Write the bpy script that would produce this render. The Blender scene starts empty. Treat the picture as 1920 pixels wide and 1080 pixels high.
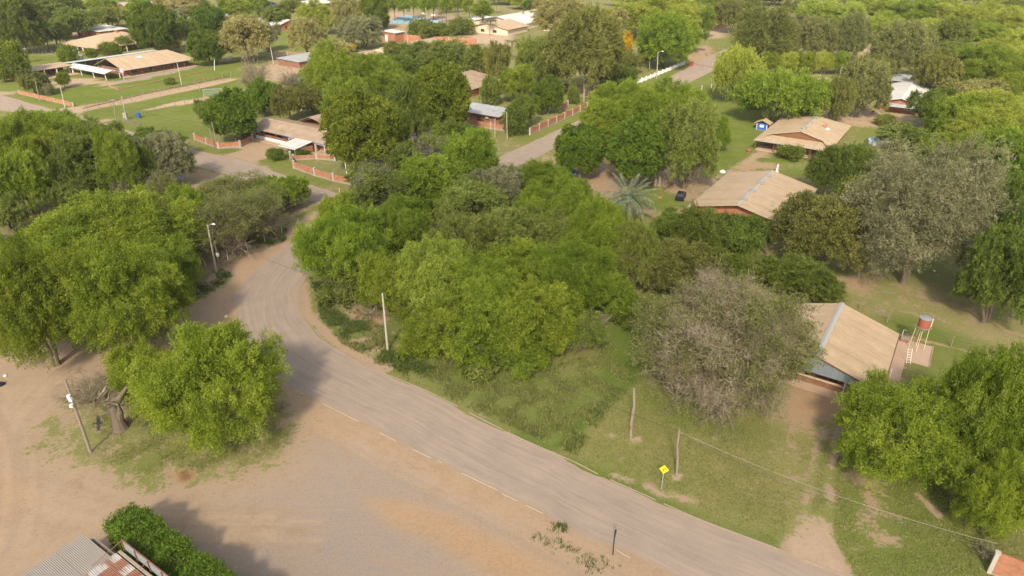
import bpy, math, random
import numpy as np
from mathutils import Vector, Matrix

# ------------------------------------------------------------------ camera, light, exposure
SC = bpy.context.scene
COL = SC.collection
HAZE = 0.00011
FPX, PITCH, CAMH = 1280.0, math.radians(28), 52.0
cam = bpy.data.cameras.new("camera"); camo = bpy.data.objects.new("camera", cam); COL.objects.link(camo)
cam.lens = 24; cam.sensor_width = 36; cam.clip_start = 1; cam.clip_end = 9000
camo.location = (0, 0, CAMH); camo.rotation_euler = (math.pi/2 - PITCH, 0, 0)
SC.camera = camo
SUN_AZ, SUN_EL = math.radians(10), math.radians(40)
wd = bpy.data.worlds.new("World"); SC.world = wd; wd.use_nodes = True
nt = wd.node_tree; bg = nt.nodes["Background"]
sky = nt.nodes.new("ShaderNodeTexSky"); sky.sky_type = 'NISHITA'; sky.sun_disc = False
sky.sun_elevation = SUN_EL; sky.sun_rotation = math.pi + SUN_AZ
sky.air_density = 1.0; sky.dust_density = 3.0; sky.ozone_density = 1.0
hsv = nt.nodes.new("ShaderNodeHueSaturation"); hsv.inputs["Saturation"].default_value = .45   # thin cloud whitens the sky
nt.links.new(sky.outputs[0], hsv.inputs["Color"]); nt.links.new(hsv.outputs[0], bg.inputs[0]); bg.inputs[1].default_value = 0.15
sun = bpy.data.lights.new("sun", 'SUN'); suno = bpy.data.objects.new("sun", sun); COL.objects.link(suno)
sun.energy = 3.4; sun.angle = math.radians(5); sun.color = (1.0, 0.87, 0.66)
suno.rotation_euler = Vector((math.sin(SUN_AZ)*math.cos(SUN_EL), math.cos(SUN_AZ)*math.cos(SUN_EL), -math.sin(SUN_EL))).to_track_quat('-Z', 'Y').to_euler()
SC.view_settings.view_transform = 'Standard'; SC.view_settings.look = 'None'
SC.view_settings.gamma = 1.0; SC.view_settings.exposure = 0.74; SC.view_settings.use_curve_mapping = False
SC.cycles.max_bounces = 5; SC.cycles.diffuse_bounces = 3; SC.cycles.transmission_bounces = 3
SC.cycles.transparent_max_bounces = 4; SC.cycles.glossy_bounces = 2

# ------------------------------------------------------------------ coordinates
CT, ST = math.cos(PITCH), math.sin(PITCH)
def G(px, py, z=0.0):                     # photo pixel -> point at height z
    v = py - 540.0
    fw = FPX*CT - v*ST; dn = FPX*ST + v*CT
    s = (CAMH - z)/dn
    return ((px-960)*s, fw*s)
GA = math.radians(56.5); CA, SA = math.cos(GA), math.sin(GA)
def W(u, w): return (u*CA + w*SA, u*SA - w*CA)      # town grid -> world
def top_of(base, top):                    # upright thing: foot pixel and top pixel -> foot xy, top xyz
    x, y = G(*base); v = top[1] - 540.0
    dn = y*(FPX*ST + v*CT)/(FPX*CT - v*ST); zc = y*CT + dn*ST
    return (x, y), ((top[0]-960)*zc/FPX, y, CAMH - dn)

# ------------------------------------------------------------------ object helpers
def obj(name, me, mat=None, parent=None, loc=(0,0,0), rz=0.0):
    if isinstance(me, MB): me = me.mesh(name)
    if mat is not None and not me.materials:
        for m_ in (mat if isinstance(mat, (list, tuple)) else [mat]): me.materials.append(m_)
    o = bpy.data.objects.new(name, me); COL.objects.link(o)
    o.location = loc; o.rotation_euler = (0, 0, rz)
    if parent is not None: o.parent = parent
    return o
def tag(o, label, cat, group=None):
    o["label"] = label; o["category"] = cat
    if group: o["group"] = group
    return o
def thing(name, label, cat, loc=(0,0,0), rz=0.0, group=None):
    o = bpy.data.objects.new(name, None); COL.objects.link(o)
    o.location = loc if len(loc) == 3 else (loc[0], loc[1], 0); o.rotation_euler = (0, 0, rz); o.empty_display_size = 0.5
    return tag(o, label, cat, group)
def struct(name, me, mat): o = obj(name, me, mat); o["kind"] = "structure"; return o
def dup(root, loc, rz, label, group=None):
    r = root.copy(); COL.objects.link(r); r.location = loc if len(loc) == 3 else (loc[0], loc[1], 0); r.rotation_euler = (0, 0, rz); r["label"] = label
    if group: r["group"] = group
    for ch in list(root.children):
        c = ch.copy(); COL.objects.link(c); c.parent = r
        for g in list(ch.children):
            d = g.copy(); COL.objects.link(d); d.parent = c
    return r

class MB:
    def __init__(s): s.v = []; s.f = []; s.m = []; s.mi = 0
    def add(s, vs, fs):
        n = len(s.v); s.v += [tuple(p) for p in vs]; s.f += [tuple(i+n for i in f) for f in fs]; s.m += [s.mi]*len(fs); return s
    def box(s, x0, x1, y0, y1, z0, z1):
        return s.add([(x0,y0,z0),(x1,y0,z0),(x1,y1,z0),(x0,y1,z0),(x0,y0,z1),(x1,y0,z1),(x1,y1,z1),(x0,y1,z1)],
                     [(3,2,1,0),(4,5,6,7),(0,1,5,4),(1,2,6,5),(2,3,7,6),(3,0,4,7)])
    def slab(s, p, t):                    # p: 4 upper corners (ccw from above), thickness t downward
        return s.add(list(p) + [(a,b,c-t) for a,b,c in p], [(0,1,2,3),(7,6,5,4),(0,4,5,1),(1,5,6,2),(2,6,7,3),(3,7,4,0)])
    def poly(s, p, t):                    # convex polygon, upper face p, thickness downward
        n = len(p)
        return s.add(list(p) + [(a,b,c-t) for a,b,c in p], [tuple(range(n)), tuple(range(2*n-1, n-1, -1))] + [(i, i+n, (i+1)%n+n, (i+1)%n) for i in range(n)])
    def wallp(s, p, q, z0, z1, t):        # straight wall p->q
        d = Vector((q[0]-p[0], q[1]-p[1])); L = d.length or 1; n_ = Vector((-d.y, d.x))/L*t/2
        c = [(p[0]-n_.x,p[1]-n_.y),(q[0]-n_.x,q[1]-n_.y),(q[0]+n_.x,q[1]+n_.y),(p[0]+n_.x,p[1]+n_.y)]
        return s.add([(a,b,z0) for a,b in c]+[(a,b,z1) for a,b in c], [(3,2,1,0),(4,5,6,7),(0,1,5,4),(1,2,6,5),(2,3,7,6),(3,0,4,7)])
    def tube(s, pts, rs, n=6, cap=True):
        pts = [Vector(p) for p in pts]; base = len(s.v)
        if not isinstance(rs, (list, tuple)): rs = [rs]*len(pts)
        for i, p in enumerate(pts):
            t = (pts[min(i+1, len(pts)-1)] - pts[max(i-1, 0)]).normalized()
            a = t.cross(Vector((0,0,1)) if abs(t.z) < .9 else Vector((1,0,0))).normalized(); b = t.cross(a)
            for k in range(n):
                an = 2*math.pi*k/n
                q = p + (a*math.cos(an) + b*math.sin(an))*rs[i]; s.v.append(tuple(q))
        fs = []
        for i in range(len(pts)-1):
            for k in range(n):
                k2 = (k+1) % n
                fs.append((base+i*n+k, base+i*n+k2, base+(i+1)*n+k2, base+(i+1)*n+k))
        if cap: fs.append(tuple(base+(len(pts)-1)*n+k for k in range(n))); fs.append(tuple(base+k for k in range(n-1, -1, -1)))
        s.f += fs; s.m += [s.mi]*len(fs); return s
    def lathe(s, prof, n=20, c=(0,0)):
        base = len(s.v)
        for r, z in prof:
            for k in range(n): s.v.append((c[0]+r*math.cos(2*math.pi*k/n), c[1]+r*math.sin(2*math.pi*k/n), z))
        fs = []
        for i in range(len(prof)-1):
            for k in range(n):
                k2 = (k+1) % n; fs.append((base+i*n+k, base+i*n+k2, base+(i+1)*n+k2, base+(i+1)*n+k))
        s.f += fs; s.m += [s.mi]*len(fs); return s
    def mesh(s, name):
        me = bpy.data.meshes.new(name); me.from_pydata(s.v, [], s.f)
        if s.mi: me.polygons.foreach_set("material_index", s.m)
        me.update(); return me

def tri_mesh(name, P, tone=None):         # P: (n,3,3) triangles
    n = len(P); me = bpy.data.meshes.new(name)
    me.vertices.add(n*3); me.vertices.foreach_set("co", P.reshape(-1).astype(np.float32))
    me.loops.add(n*3); me.loops.foreach_set("vertex_index", np.arange(n*3, dtype=np.int32))
    me.polygons.add(n); me.polygons.foreach_set("loop_start", np.arange(0, n*3, 3, dtype=np.int32))
    me.polygons.foreach_set("loop_total", np.full(n, 3, dtype=np.int32))
    if tone is not None:
        at = me.attributes.new("tone", 'FLOAT', 'FACE'); at.data.foreach_set("value", tone.astype(np.float32))
    me.update(calc_edges=True); return me

# ------------------------------------------------------------------ materials
def newmat(name):
    m = bpy.data.materials.new(name); m.use_nodes = True; nt = m.node_tree; nt.nodes.clear()
    out = nt.nodes.new("ShaderNodeOutputMaterial"); return m, nt, out
def N(nt, kind, **kw):
    n = nt.nodes.new(kind)
    for k, v in kw.items(): setattr(n, k, v)
    return n
def noise(nt, vec, scale, detail=4, rough=.55, dist=0.0):
    n = N(nt, "ShaderNodeTexNoise"); n.inputs["Scale"].default_value = scale; n.inputs["Detail"].default_value = detail
    n.inputs["Roughness"].default_value = rough; n.inputs["Distortion"].default_value = dist
    nt.links.new(vec, n.inputs["Vector"]); return n.outputs["Fac"]
def ramp(nt, fac, stops):
    n = N(nt, "ShaderNodeValToRGB"); e = n.color_ramp.elements
    while len(e) < len(stops): e.new(.5)
    for el, (p, c) in zip(e, stops):
        el.position = p; el.color = (*c, 1) if not isinstance(c, (int, float)) else (c, c, c, 1)
    nt.links.new(fac, n.inputs[0]); return n.outputs["Color"]
def math_(nt, op, a, b=None, c=None, clamp=False):
    n = N(nt, "ShaderNodeMath", operation=op); n.use_clamp = clamp
    for i, x in enumerate((a, b, c)):
        if x is None: continue
        if isinstance(x, (int, float)): n.inputs[i].default_value = x
        else: nt.links.new(x, n.inputs[i])
    return n.outputs[0]
def mixc(nt, fac, a, b, mode='MIX'):
    n = N(nt, "ShaderNodeMix", data_type='RGBA', blend_type=mode)
    for i, x in ((0, fac), (6, a), (7, b)):
        if isinstance(x, (int, float)): n.inputs[i].default_value = x
        elif isinstance(x, tuple): n.inputs[i].default_value = (*x, 1)
        else: nt.links.new(x, n.inputs[i])
    return n.outputs[2]
def bsdf(nt, out, col, rough=.8, spec=.3, metal=0.0, bump=None, bstr=.3, bdist=.05):
    b = N(nt, "ShaderNodeBsdfPrincipled")
    if isinstance(col, tuple): b.inputs["Base Color"].default_value = (*col, 1)
    else: nt.links.new(col, b.inputs["Base Color"])
    b.inputs["Roughness"].default_value = rough; b.inputs["Metallic"].default_value = metal
    b.inputs["Specular IOR Level"].default_value = spec
    if bump is not None:
        bn = N(nt, "ShaderNodeBump"); bn.inputs["Strength"].default_value = bstr; bn.inputs["Distance"].default_value = bdist
        nt.links.new(bump, bn.inputs["Height"]); nt.links.new(bn.outputs[0], b.inputs["Normal"])
    nt.links.new(b.outputs[0], out.inputs[0]); return b
def plain(name, col, rough=.7, var=.18, scale=1.5, metal=0.0, spec=.3):
    m, nt, out = newmat(name); tc = N(nt, "ShaderNodeTexCoord").outputs["Object"]
    f = noise(nt, tc, scale, 5, .65); f2 = noise(nt, tc, scale*9, 3)
    a = tuple(c*(1-var) for c in col); b = tuple(min(1, c*(1+var)) for c in col)
    c = mixc(nt, math_(nt, 'MULTIPLY_ADD', f2, .4, math_(nt, 'MULTIPLY', f, .6)), a, b)
    bsdf(nt, out, c, rough, spec, metal, f2, .2, .01); return m
def leafmat(name, c0, c1, c2, trans=.42, vary=.22, big=.35):
    m, nt, out = newmat(name)
    at = N(nt, "ShaderNodeAttribute", attribute_name="tone").outputs["Fac"]
    oi = N(nt, "ShaderNodeObjectInfo").outputs["Random"]
    tc = N(nt, "ShaderNodeNewGeometry").outputs["Position"]
    nz = noise(nt, tc, big, 3, .6)
    f = math_(nt, 'ADD', at, math_(nt, 'MULTIPLY_ADD', nz, .9, -.45), clamp=True)
    col = ramp(nt, f, [(0.0, c0), (.5, c1), (1.0, c2)])
    val = math_(nt, 'MULTIPLY_ADD', oi, vary, 1-vary/2)
    hs = N(nt, "ShaderNodeHueSaturation"); nt.links.new(col, hs.inputs["Color"]); nt.links.new(val, hs.inputs["Value"])
    w = N(nt, "ShaderNodeTexWhiteNoise", noise_dimensions='1D'); nt.links.new(oi, w.inputs["W"])
    nt.links.new(math_(nt, 'MULTIPLY_ADD', w.outputs["Value"], .022, .489), hs.inputs["Hue"])
    d = N(nt, "ShaderNodeBsdfPrincipled"); d.inputs["Roughness"].default_value = .55; d.inputs["Specular IOR Level"].default_value = .22
    nt.links.new(hs.outputs[0], d.inputs["Base Color"])
    t = N(nt, "ShaderNodeBsdfTranslucent"); tcx = mixc(nt, 1.0, hs.outputs[0], (1.25, 1.25, .6), 'MULTIPLY'); nt.links.new(tcx, t.inputs[0])
    mx = N(nt, "ShaderNodeMixShader"); mx.inputs[0].default_value = trans
    nt.links.new(d.outputs[0], mx.inputs[1]); nt.links.new(t.outputs[0], mx.inputs[2]); nt.links.new(mx.outputs[0], out.inputs[0])
    return m
M = {}
M['mes']   = leafmat("mesquite_leaf", (.075,.122,.010), (.195,.262,.022), (.33,.38,.052))
M['mesb']  = leafmat("light_mesquite_leaf", (.14,.18,.020), (.31,.36,.05), (.42,.46,.09))
M['bush']  = leafmat("thicket_leaf", (.085,.108,.019), (.185,.225,.042), (.29,.315,.085))
M['dark']  = leafmat("dark_leaf", (.058,.085,.012), (.135,.18,.025), (.23,.27,.058))
M['mango'] = leafmat("mango_leaf", (.042,.075,.008), (.115,.18,.016), (.215,.265,.034))
M['olive'] = leafmat("grey_green_leaf", (.125,.135,.065), (.24,.24,.13), (.36,.34,.20))
M['euc']   = leafmat("olive_leaf", (.085,.098,.02), (.18,.19,.045), (.29,.285,.085))
M['pale']  = leafmat("pale_leaf", (.17,.16,.055), (.32,.29,.11), (.44,.40,.17))
M['thorn'] = leafmat("sparse_leaf", (.11,.12,.038), (.21,.22,.075), (.31,.305,.12))
M['citrus']= leafmat("citrus_leaf", (.07,.095,.008), (.15,.20,.016), (.25,.28,.03))
M['yellow']= leafmat("yellow_blossom", (.20,.13,.01), (.50,.32,.015), (.65,.42,.02), vary=.05)
M['purple']= leafmat("lilac_blossom", (.12,.095,.10), (.22,.175,.21), (.33,.26,.34), vary=.05)
M['hedge'] = leafmat("hedge_leaf", (.07,.12,.012), (.15,.235,.022), (.25,.33,.045), big=1.5)
M['palm']  = leafmat("palm_leaf", (.08,.105,.06), (.17,.205,.12), (.29,.32,.20), trans=.15)
M['palmg'] = leafmat("green_palm_leaf", (.035,.07,.015), (.09,.14,.03), (.17,.21,.06), trans=.15)
M['dry']   = leafmat("dry_twig", (.12,.092,.058), (.23,.185,.125), (.33,.27,.185), trans=.05)
def bark(name, a, b):
    m, nt, out = newmat(name); tc = N(nt, "ShaderNodeTexCoord").outputs["Object"]
    mp = N(nt, "ShaderNodeMapping"); mp.inputs["Scale"].default_value = (6, 6, .8); nt.links.new(tc, mp.inputs[0])
    f = noise(nt, mp.outputs[0], 1.6, 5, .7); bsdf(nt, out, mixc(nt, f, a, b), .9, .1, bump=f, bstr=.8, bdist=.08); return m
M['bark'] = bark("bark", (.06,.045,.03), (.24,.19,.14)); M['twig'] = bark("grey_twig", (.09,.07,.055), (.23,.19,.15))
M['wood'] = bark("weathered_wood", (.16,.12,.09), (.36,.30,.24))
def brickm(name, a, b, mortar, sc=1.0):
    m, nt, out = newmat(name); tc = N(nt, "ShaderNodeTexCoord").outputs["Object"]
    sx = N(nt, "ShaderNodeSeparateXYZ"); nt.links.new(tc, sx.inputs[0]); cb = N(nt, "ShaderNodeCombineXYZ")
    nt.links.new(math_(nt, 'ADD', sx.outputs[0], sx.outputs[1]), cb.inputs[0]); nt.links.new(sx.outputs[2], cb.inputs[1])
    br = N(nt, "ShaderNodeTexBrick"); nt.links.new(cb.outputs[0], br.inputs["Vector"])
    br.inputs["Color1"].default_value = (*a, 1); br.inputs["Color2"].default_value = (*b, 1); br.inputs["Mortar"].default_value = (*mortar, 1)
    br.inputs["Scale"].default_value = 1.0; br.inputs["Mortar Size"].default_value = .012; br.inputs["Brick Width"].default_value = .26; br.inputs["Row Height"].default_value = .085
    f = noise(nt, tc, .9, 5, .7)
    c = mixc(nt, 1.0, br.outputs["Color"], ramp(nt, f, [(.3, .62), (.6, 1.0), (.8, 1.12)]), 'MULTIPLY')
    d = ramp(nt, math_(nt, 'ADD', sx.outputs[2], math_(nt, 'MULTIPLY', f, .5)), [(.25, 1.0), (.5, 0.0)])
    c = mixc(nt, math_(nt, 'MULTIPLY', d, .55), c, (.30,.22,.14))
    bsdf(nt, out, c, .9, .15, bump=br.outputs["Fac"], bstr=-.4, bdist=.01); return m
M['brick'] = brickm("orange_brick", (.47,.16,.07), (.36,.12,.055), (.36,.26,.19))
M['brickd'] = brickm("brown_brick", (.27,.11,.06), (.20,.085,.05), (.24,.18,.14))
def roofm(name, c0, c1, axis='y', pitch=.9, amp=.5, rust=None):
    m, nt, out = newmat(name); tc = N(nt, "ShaderNodeTexCoord").outputs["Object"]
    sx = N(nt, "ShaderNodeSeparateXYZ"); nt.links.new(tc, sx.inputs[0])
    a = sx.outputs[0] if axis == 'x' else sx.outputs[1]
    rib = math_(nt, 'POWER', math_(nt, 'ABSOLUTE', math_(nt, 'SINE', math_(nt, 'MULTIPLY', a, math.pi/pitch))), 8.0)
    mp = N(nt, "ShaderNodeMapping"); nt.links.new(tc, mp.inputs[0])
    mp.inputs["Scale"].default_value = (1, .18, 1) if axis == 'x' else (.18, 1, 1)
    f = noise(nt, tc, .35, 6, .65); g = noise(nt, mp.outputs[0], 3.0, 5, .7)
    h = math_(nt, 'MULTIPLY_ADD', g, .5, math_(nt, 'MULTIPLY', f, .5))
    c = mixc(nt, ramp(nt, h, [(.36, 0.0), (.64, 1.0)]), c0, c1)
    pan = N(nt, "ShaderNodeTexWhiteNoise", noise_dimensions='1D'); nt.links.new(math_(nt, 'FLOOR', math_(nt, 'MULTIPLY', a, 1.1)), pan.inputs["W"])
    c = mixc(nt, 1.0, c, ramp(nt, pan.outputs["Value"], [(0, .93), (1, 1.04)]), 'MULTIPLY')
    c = mixc(nt, math_(nt, 'MULTIPLY', rib, .07), c, (.2,.14,.09))
    if rust: c = mixc(nt, ramp(nt, noise(nt, mp.outputs[0], 1.1, 6, .7), [(.52, 0.0), (.6, 1.0)]), c, rust)
    bsdf(nt, out, c, .62, .3, bump=rib, bstr=.5, bdist=.03); return m
TAN0, TAN1 = (.36,.258,.162), (.465,.345,.222)
M['roofx'] = roofm("dusty_metal_roof", TAN0, TAN1, 'x'); M['roofy'] = roofm("dusty_metal_roof_across", TAN0, TAN1, 'y')
M['roofb'] = roofm("brown_fibre_roof", (.24,.175,.12), (.40,.29,.195), 'y')
M['roofbx'] = roofm("brown_fibre_roof_across", (.24,.175,.12), (.40,.29,.195), 'x')
M['roofw'] = roofm("white_metal_roof", (.44,.425,.40), (.62,.595,.55), 'y', .6)
M['roofg'] = roofm("grey_metal_roof", (.26,.27,.28), (.42,.42,.42), 'y', .6)
M['roofblue'] = roofm("pale_blue_metal_roof", (.36,.43,.48), (.55,.60,.62), 'y', .8)
M['corr'] = plain("dusty_corrugated_sheet", (.275,.24,.208), .6, .18, .8)
M['cgrey'] = roofm("bare_corrugated_sheet", (.33,.31,.29), (.50,.47,.44), 'x', .5, rust=(.25,.13,.085))
M['crust'] = plain("rusted_corrugated_sheet", (.24,.115,.07), .8, .35, 2.5)
M['gablez'] = plain("bluish_gable_sheet", (.19,.225,.25), .5, .18, 1.2)
M['zinc'] = plain("zinc_sheet", (.33,.35,.36), .45, .15, 1.0, metal=.3)
M['ridge'] = plain("ridge_metal", (.36,.345,.32), .5, .1)
M['white'] = plain("white_paint", (.72,.70,.66), .6, .08)
M['cream'] = plain("cream_plaster", (.62,.50,.36), .8, .12)
M['conc'] = plain("concrete", (.42,.37,.31), .85, .2, 2.0)
M['concd'] = plain("weathered_concrete", (.30,.25,.20), .9, .2, 2.0)
M['paving'] = plain("dusty_paving", (.42,.30,.21), .9, .15, 1.0)
M['dwood'] = plain("brown_timber", (.17,.085,.04), .7, .25, 3.0)
M['glass'] = plain("dark_window_glass", (.03,.04,.05), .15, .2, 1.0, spec=.6)
M['blue'] = plain("blue_paint", (.035,.11,.42), .5, .1)
M['red'] = plain("red_paint", (.45,.05,.03), .5, .15)
M['redtank'] = plain("faded_red_paint", (.33,.10,.065), .6, .2)
M['rust'] = plain("rust", (.20,.09,.06), .85, .3)
M['black'] = plain("black_surface", (.015,.015,.017), .6, .2)
M['greyp'] = plain("grey_plastic", (.34,.35,.37), .5, .1)
M['wire'] = plain("cable", (.05,.045,.04), .6, .1)
M['wirel'] = plain("light_cable", (.17,.14,.11), .5, .1)
M['yellowp'] = plain("yellow_sign_paint", (.85,.72,.02), .5, .03)
M['pink'] = plain("pink_cloth", (.75,.38,.42), .8, .1)
M['poolw'] = plain("pool_water", (.16,.38,.55), .1, .1, spec=.6)
M['court'] = plain("blue_court_surface", (.17,.33,.44), .85, .12, .3)
M['net'] = plain("mesh_net", (.30,.32,.32), .8, .1)
M['carw'] = plain("white_car_paint", (.72,.71,.69), .25, .04, spec=.5)
M['carb'] = plain("blue_car_paint", (.10,.16,.26), .25, .06, spec=.5)
M['rubber'] = plain("rubber", (.02,.02,.022), .9, .1)
# ------------------------------------------------------------------ ground with its kinds of surface
def axis_lines(lo, hi, step, far, grow=1.22):
    a = list(np.arange(lo, hi+1e-6, step)); s = step; b = []
    x = a[-1]
    while x < far: s *= grow; x += s; b.append(x)
    s = step; x = a[0]; c = []
    while x > -far: s *= grow; x -= s; c.append(x)
    return np.array(c[::-1] + a + b)
gx = axis_lines(-62, 60, .34, 4200, 1.05); gy = axis_lines(30, 125, .34, 4200, 1.035)
NX, NY = len(gx), len(gy)
XX, YY = np.meshgrid(gx, gy)
PX = np.stack([XX.ravel(), YY.ravel()], 1)
def sdist(poly, P):                       # signed distance to polygon, >0 inside
    n = len(poly); d = np.full(len(P), 1e9); ins = np.zeros(len(P), bool)
    for i in range(n):
        a = np.array(poly[i]); b = np.array(poly[(i+1) % n]); ab = b-a; L2 = (ab**2).sum() or 1e-9
        t = np.clip(((P-a) @ ab)/L2, 0, 1); q = P-(a+t[:, None]*ab); d = np.minimum(d, np.sqrt((q**2).sum(1)))
        c = (a[1] > P[:, 1]) != (b[1] > P[:, 1])
        with np.errstate(divide='ignore', invalid='ignore'):
            xi = (b[0]-a[0])*(P[:, 1]-a[1])/(b[1]-a[1]+1e-12)+a[0]
        ins ^= c & (P[:, 0] < xi)
    return np.where(ins, d, -d)
def ldist(line, P):
    d = np.full(len(P), 1e9)
    for a, b in zip(line[:-1], line[1:]):
        a = np.array(a); b = np.array(b); ab = b-a; L2 = (ab**2).sum() or 1e-9
        t = np.clip(((P-a) @ ab)/L2, 0, 1); q = P-(a+t[:, None]*ab); d = np.minimum(d, np.sqrt((q**2).sum(1)))
    return d
A = {k: np.full(len(PX), v) for k, v in dict(grass=.62, dry=.45, grey=.0, orange=.0, lush=.15, pale=.0).items()}
def apply_mask(m, idx, kw):
    for k, v in kw.items(): A[k][idx] = A[k][idx]*(1-m) + v*m
def zone(px, bl=1.0, world=False, **kw):
    poly = [tuple(p) for p in px] if world else [G(*p) for p in px]
    pa = np.array(poly); lo = pa.min(0)-bl*2; hi = pa.max(0)+bl*2
    idx = np.nonzero((PX[:, 0] > lo[0]) & (PX[:, 0] < hi[0]) & (PX[:, 1] > lo[1]) & (PX[:, 1] < hi[1]))[0]
    if not len(idx): return
    s = sdist(poly, PX[idx]); m = np.clip(.5+s/(2*bl), 0, 1); m = m*m*(3-2*m); apply_mask(m, idx, kw)
def band(px, w, bl=.5, world=False, **kw):
    ln = [tuple(p) for p in px] if world else [G(*p) for p in px]
    pa = np.array(ln); lo = pa.min(0)-w-bl*2; hi = pa.max(0)+w+bl*2
    idx = np.nonzero((PX[:, 0] > lo[0]) & (PX[:, 0] < hi[0]) & (PX[:, 1] > lo[1]) & (PX[:, 1] < hi[1]))[0]
    if not len(idx): return
    m = np.clip(.5+(w/2-ldist(ln, PX[idx]))/(2*bl), 0, 1); m = m*m*(3-2*m); apply_mask(m, idx, kw)
SAND = dict(grass=0.0, grey=.12, orange=.05, dry=.5, pale=.25)
# lower left yard
zone([(-900,640),(0,672),(60,655),(120,640),(260,602),(330,560),(400,515),(470,480),(545,440),(590,398),(625,400),(600,440),(560,500),(560,735),(1200,1060),(1360,1130),(1500,1500),(-900,1500)], 1.0, **SAND)
zone([(-200,520),(150,560),(300,560),(420,500),(560,395),(600,360),(480,340),(300,340),(0,500)], 2.5, grass=.22, dry=.6, lush=.3)
zone([(0,600),(150,600),(300,560),(380,500),(400,440),(560,400),(400,380),(0,520)], 2.0, grass=.30, dry=.5, lush=.5)
band([(150,655),(300,610),(420,545),(500,475),(580,420)], 6.0, 2.5, grass=.08, pale=.3, orange=.25, grey=0)
band([(430,640),(440,560),(500,500),(560,460)], 4.0, 2.0, orange=.45, grass=0)
band([(235,620),(290,600),(345,570),(400,540),(428,518)], 2.2, 1.2, grass=.62, dry=.2, lush=.6)
band([(320,580),(350,560)], 1.5, .8, grass=.75, dry=.1, lush=.8)
band([(500,450),(520,435)], 3.5, 1.5, grass=.7, dry=.2, lush=.6)
band([(600,372),(500,400),(440,450)], 4.0, 3.0, grass=.35, dry=.6)
zone([(30,850),(60,800),(130,750),(180,700),(260,690),(540,720),(568,790),(560,850),(500,885),(420,905),(330,920),(240,912),(150,885),(80,870)], 3.2, grass=.50, dry=.62, lush=.1, grey=.1)
zone([(180,790),(260,760),(400,780),(530,800),(500,860),(380,880),(250,860),(215,830)], 4.0, grass=.64, dry=.55, lush=.1)
zone([(228,860),(300,850),(290,910),(235,905)], 2.5, grass=.66, dry=.4, lush=.15)
zone([(332,885),(350,878),(368,890),(352,904),(335,902)], .7, grass=.05, orange=1.0, dry=1, pale=-.9)
# grey gravel and orange earth in the yard
zone([(575,800),(640,800),(800,870),(960,950),(1100,1030),(1250,1150),(200,1200),(240,960),(420,930),(540,880)], 5.0, grey=.64)
zone([(520,1000),(700,880),(840,960),(700,1080),(560,1080)], 5.0, grey=.84)
zone([(690,940),(760,942),(840,965),(900,1000),(1010,1040),(1080,1090),(960,1100),(820,1010),(740,985)], 2.0, grey=0, orange=.8, grass=0)
zone([(560,760),(620,780),(650,820),(590,812),(560,790)], 1.5, grey=.05, orange=.35)
band([(720,825),(780,850),(830,880),(900,910),(960,950)], 2.2, 1.3, grey=.15, orange=.6)
band([(860,905),(930,935),(1000,960)], 2.6, 1.2, grey=.1, orange=.5, pale=.2)
zone([(1000,970),(1060,970),(1110,1010),(1150,1040),(1180,1080),(1080,1080),(1010,1040),(960,1000)], 2.0, grey=.45, orange=.3, grass=.24, dry=.3)
zone([(1030,978),(1058,975),(1064,998),(1035,1000)], .8, grass=.62, lush=.7, dry=.1)
zone([(-60,880),(40,900),(60,940),(0,960),(-60,940)], 2.0, orange=.45, pale=.3)
for k in range(5): band([(-120+k*22,700-k*12),(20-k*4,800),(0+k*12,850+k*6),(120+k*10,915),(330,965+k*12),(600,960+k*18)], .5, .5, pale=.45 if k % 2 else -.1, grey=.25)
# grass on the right of the road
zone([(575,520),(590,600),(640,650),(740,702),(820,738),(970,815),(1080,862),(1200,918),(1320,970),(1445,1018),(1600,1080),(1900,1250),(2500,1250),(2500,560),(1600,480),(1200,500),(700,470)], .6, grass=.74, dry=.52, lush=.12, grey=0, orange=0, pale=0)
zone([(740,680),(860,650),(1000,700),(1190,700),(1150,760),(1050,846),(1080,850),(970,800),(830,735)], 1.5, grass=.85, dry=.38, lush=.45)
band([(1045,842),(1110,780),(1190,712)], 1.2, .5, lush=.95, dry=.0, grass=1)
band([(975,815),(1050,850),(1300,962),(1440,1012)], 1.4, .8, lush=.5, dry=.2, grass=.8)
zone([(1050,850),(1190,725),(1320,770),(1500,800),(1560,900),(1560,1000),(1400,1000),(1200,915)], 1.5, grass=.84, dry=.58, lush=.0)
zone([(1180,575),(1230,560),(1250,640),(1200,700),(1130,720),(1130,640)], 2.5, grass=.95, dry=.1, lush=.65)
zone([(1180,720),(1260,750),(1360,790),(1480,800),(1450,840),(1250,790)], 2.5, grass=.95, dry=.22, lush=.35)
zone([(590,560),(640,540),(760,600),(800,640),(760,680),(680,650),(610,620)], 1.5, grass=.62, dry=.4, lush=.6)
zone([(640,560),(680,560),(720,600),(700,625),(650,590)], 1.2, grass=.15, orange=.5)
zone([(660,640),(700,630),(722,650),(700,668),(668,655)], .8, grass=.25, orange=.2, pale=.3)
zone([(700,680),(735,672),(740,690),(715,694)], .7, grass=.15, pale=.3)
band([(568,530),(575,590),(640,650),(720,692)], 1.5, .6, grass=.1, pale=.1, orange=.2)
for (x, y) in ((1190,824),(1268,893)): zone([(x-9,y-5),(x+12,y-6),(x+14,y+4),(x-6,y+8)], .4, grass=.1, pale=.3)
band([(1215,912),(1235,925),(1300,938)], 1.0, .6, grass=.3, pale=.2)
band([(1150,890),(1180,900)], .8, .5, grass=.3, pale=.2)
zone([(1500,970),(1540,962),(1562,985),(1570,1020),(1600,1085),(1500,1085),(1470,1020),(1480,1000)], .8, grass=.02, orange=.0, pale=.5, dry=.6)
band([(1560,965),(1555,900),(1565,850),(1570,800),(1600,750)], .8, .5, grass=.2, pale=.25)
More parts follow.
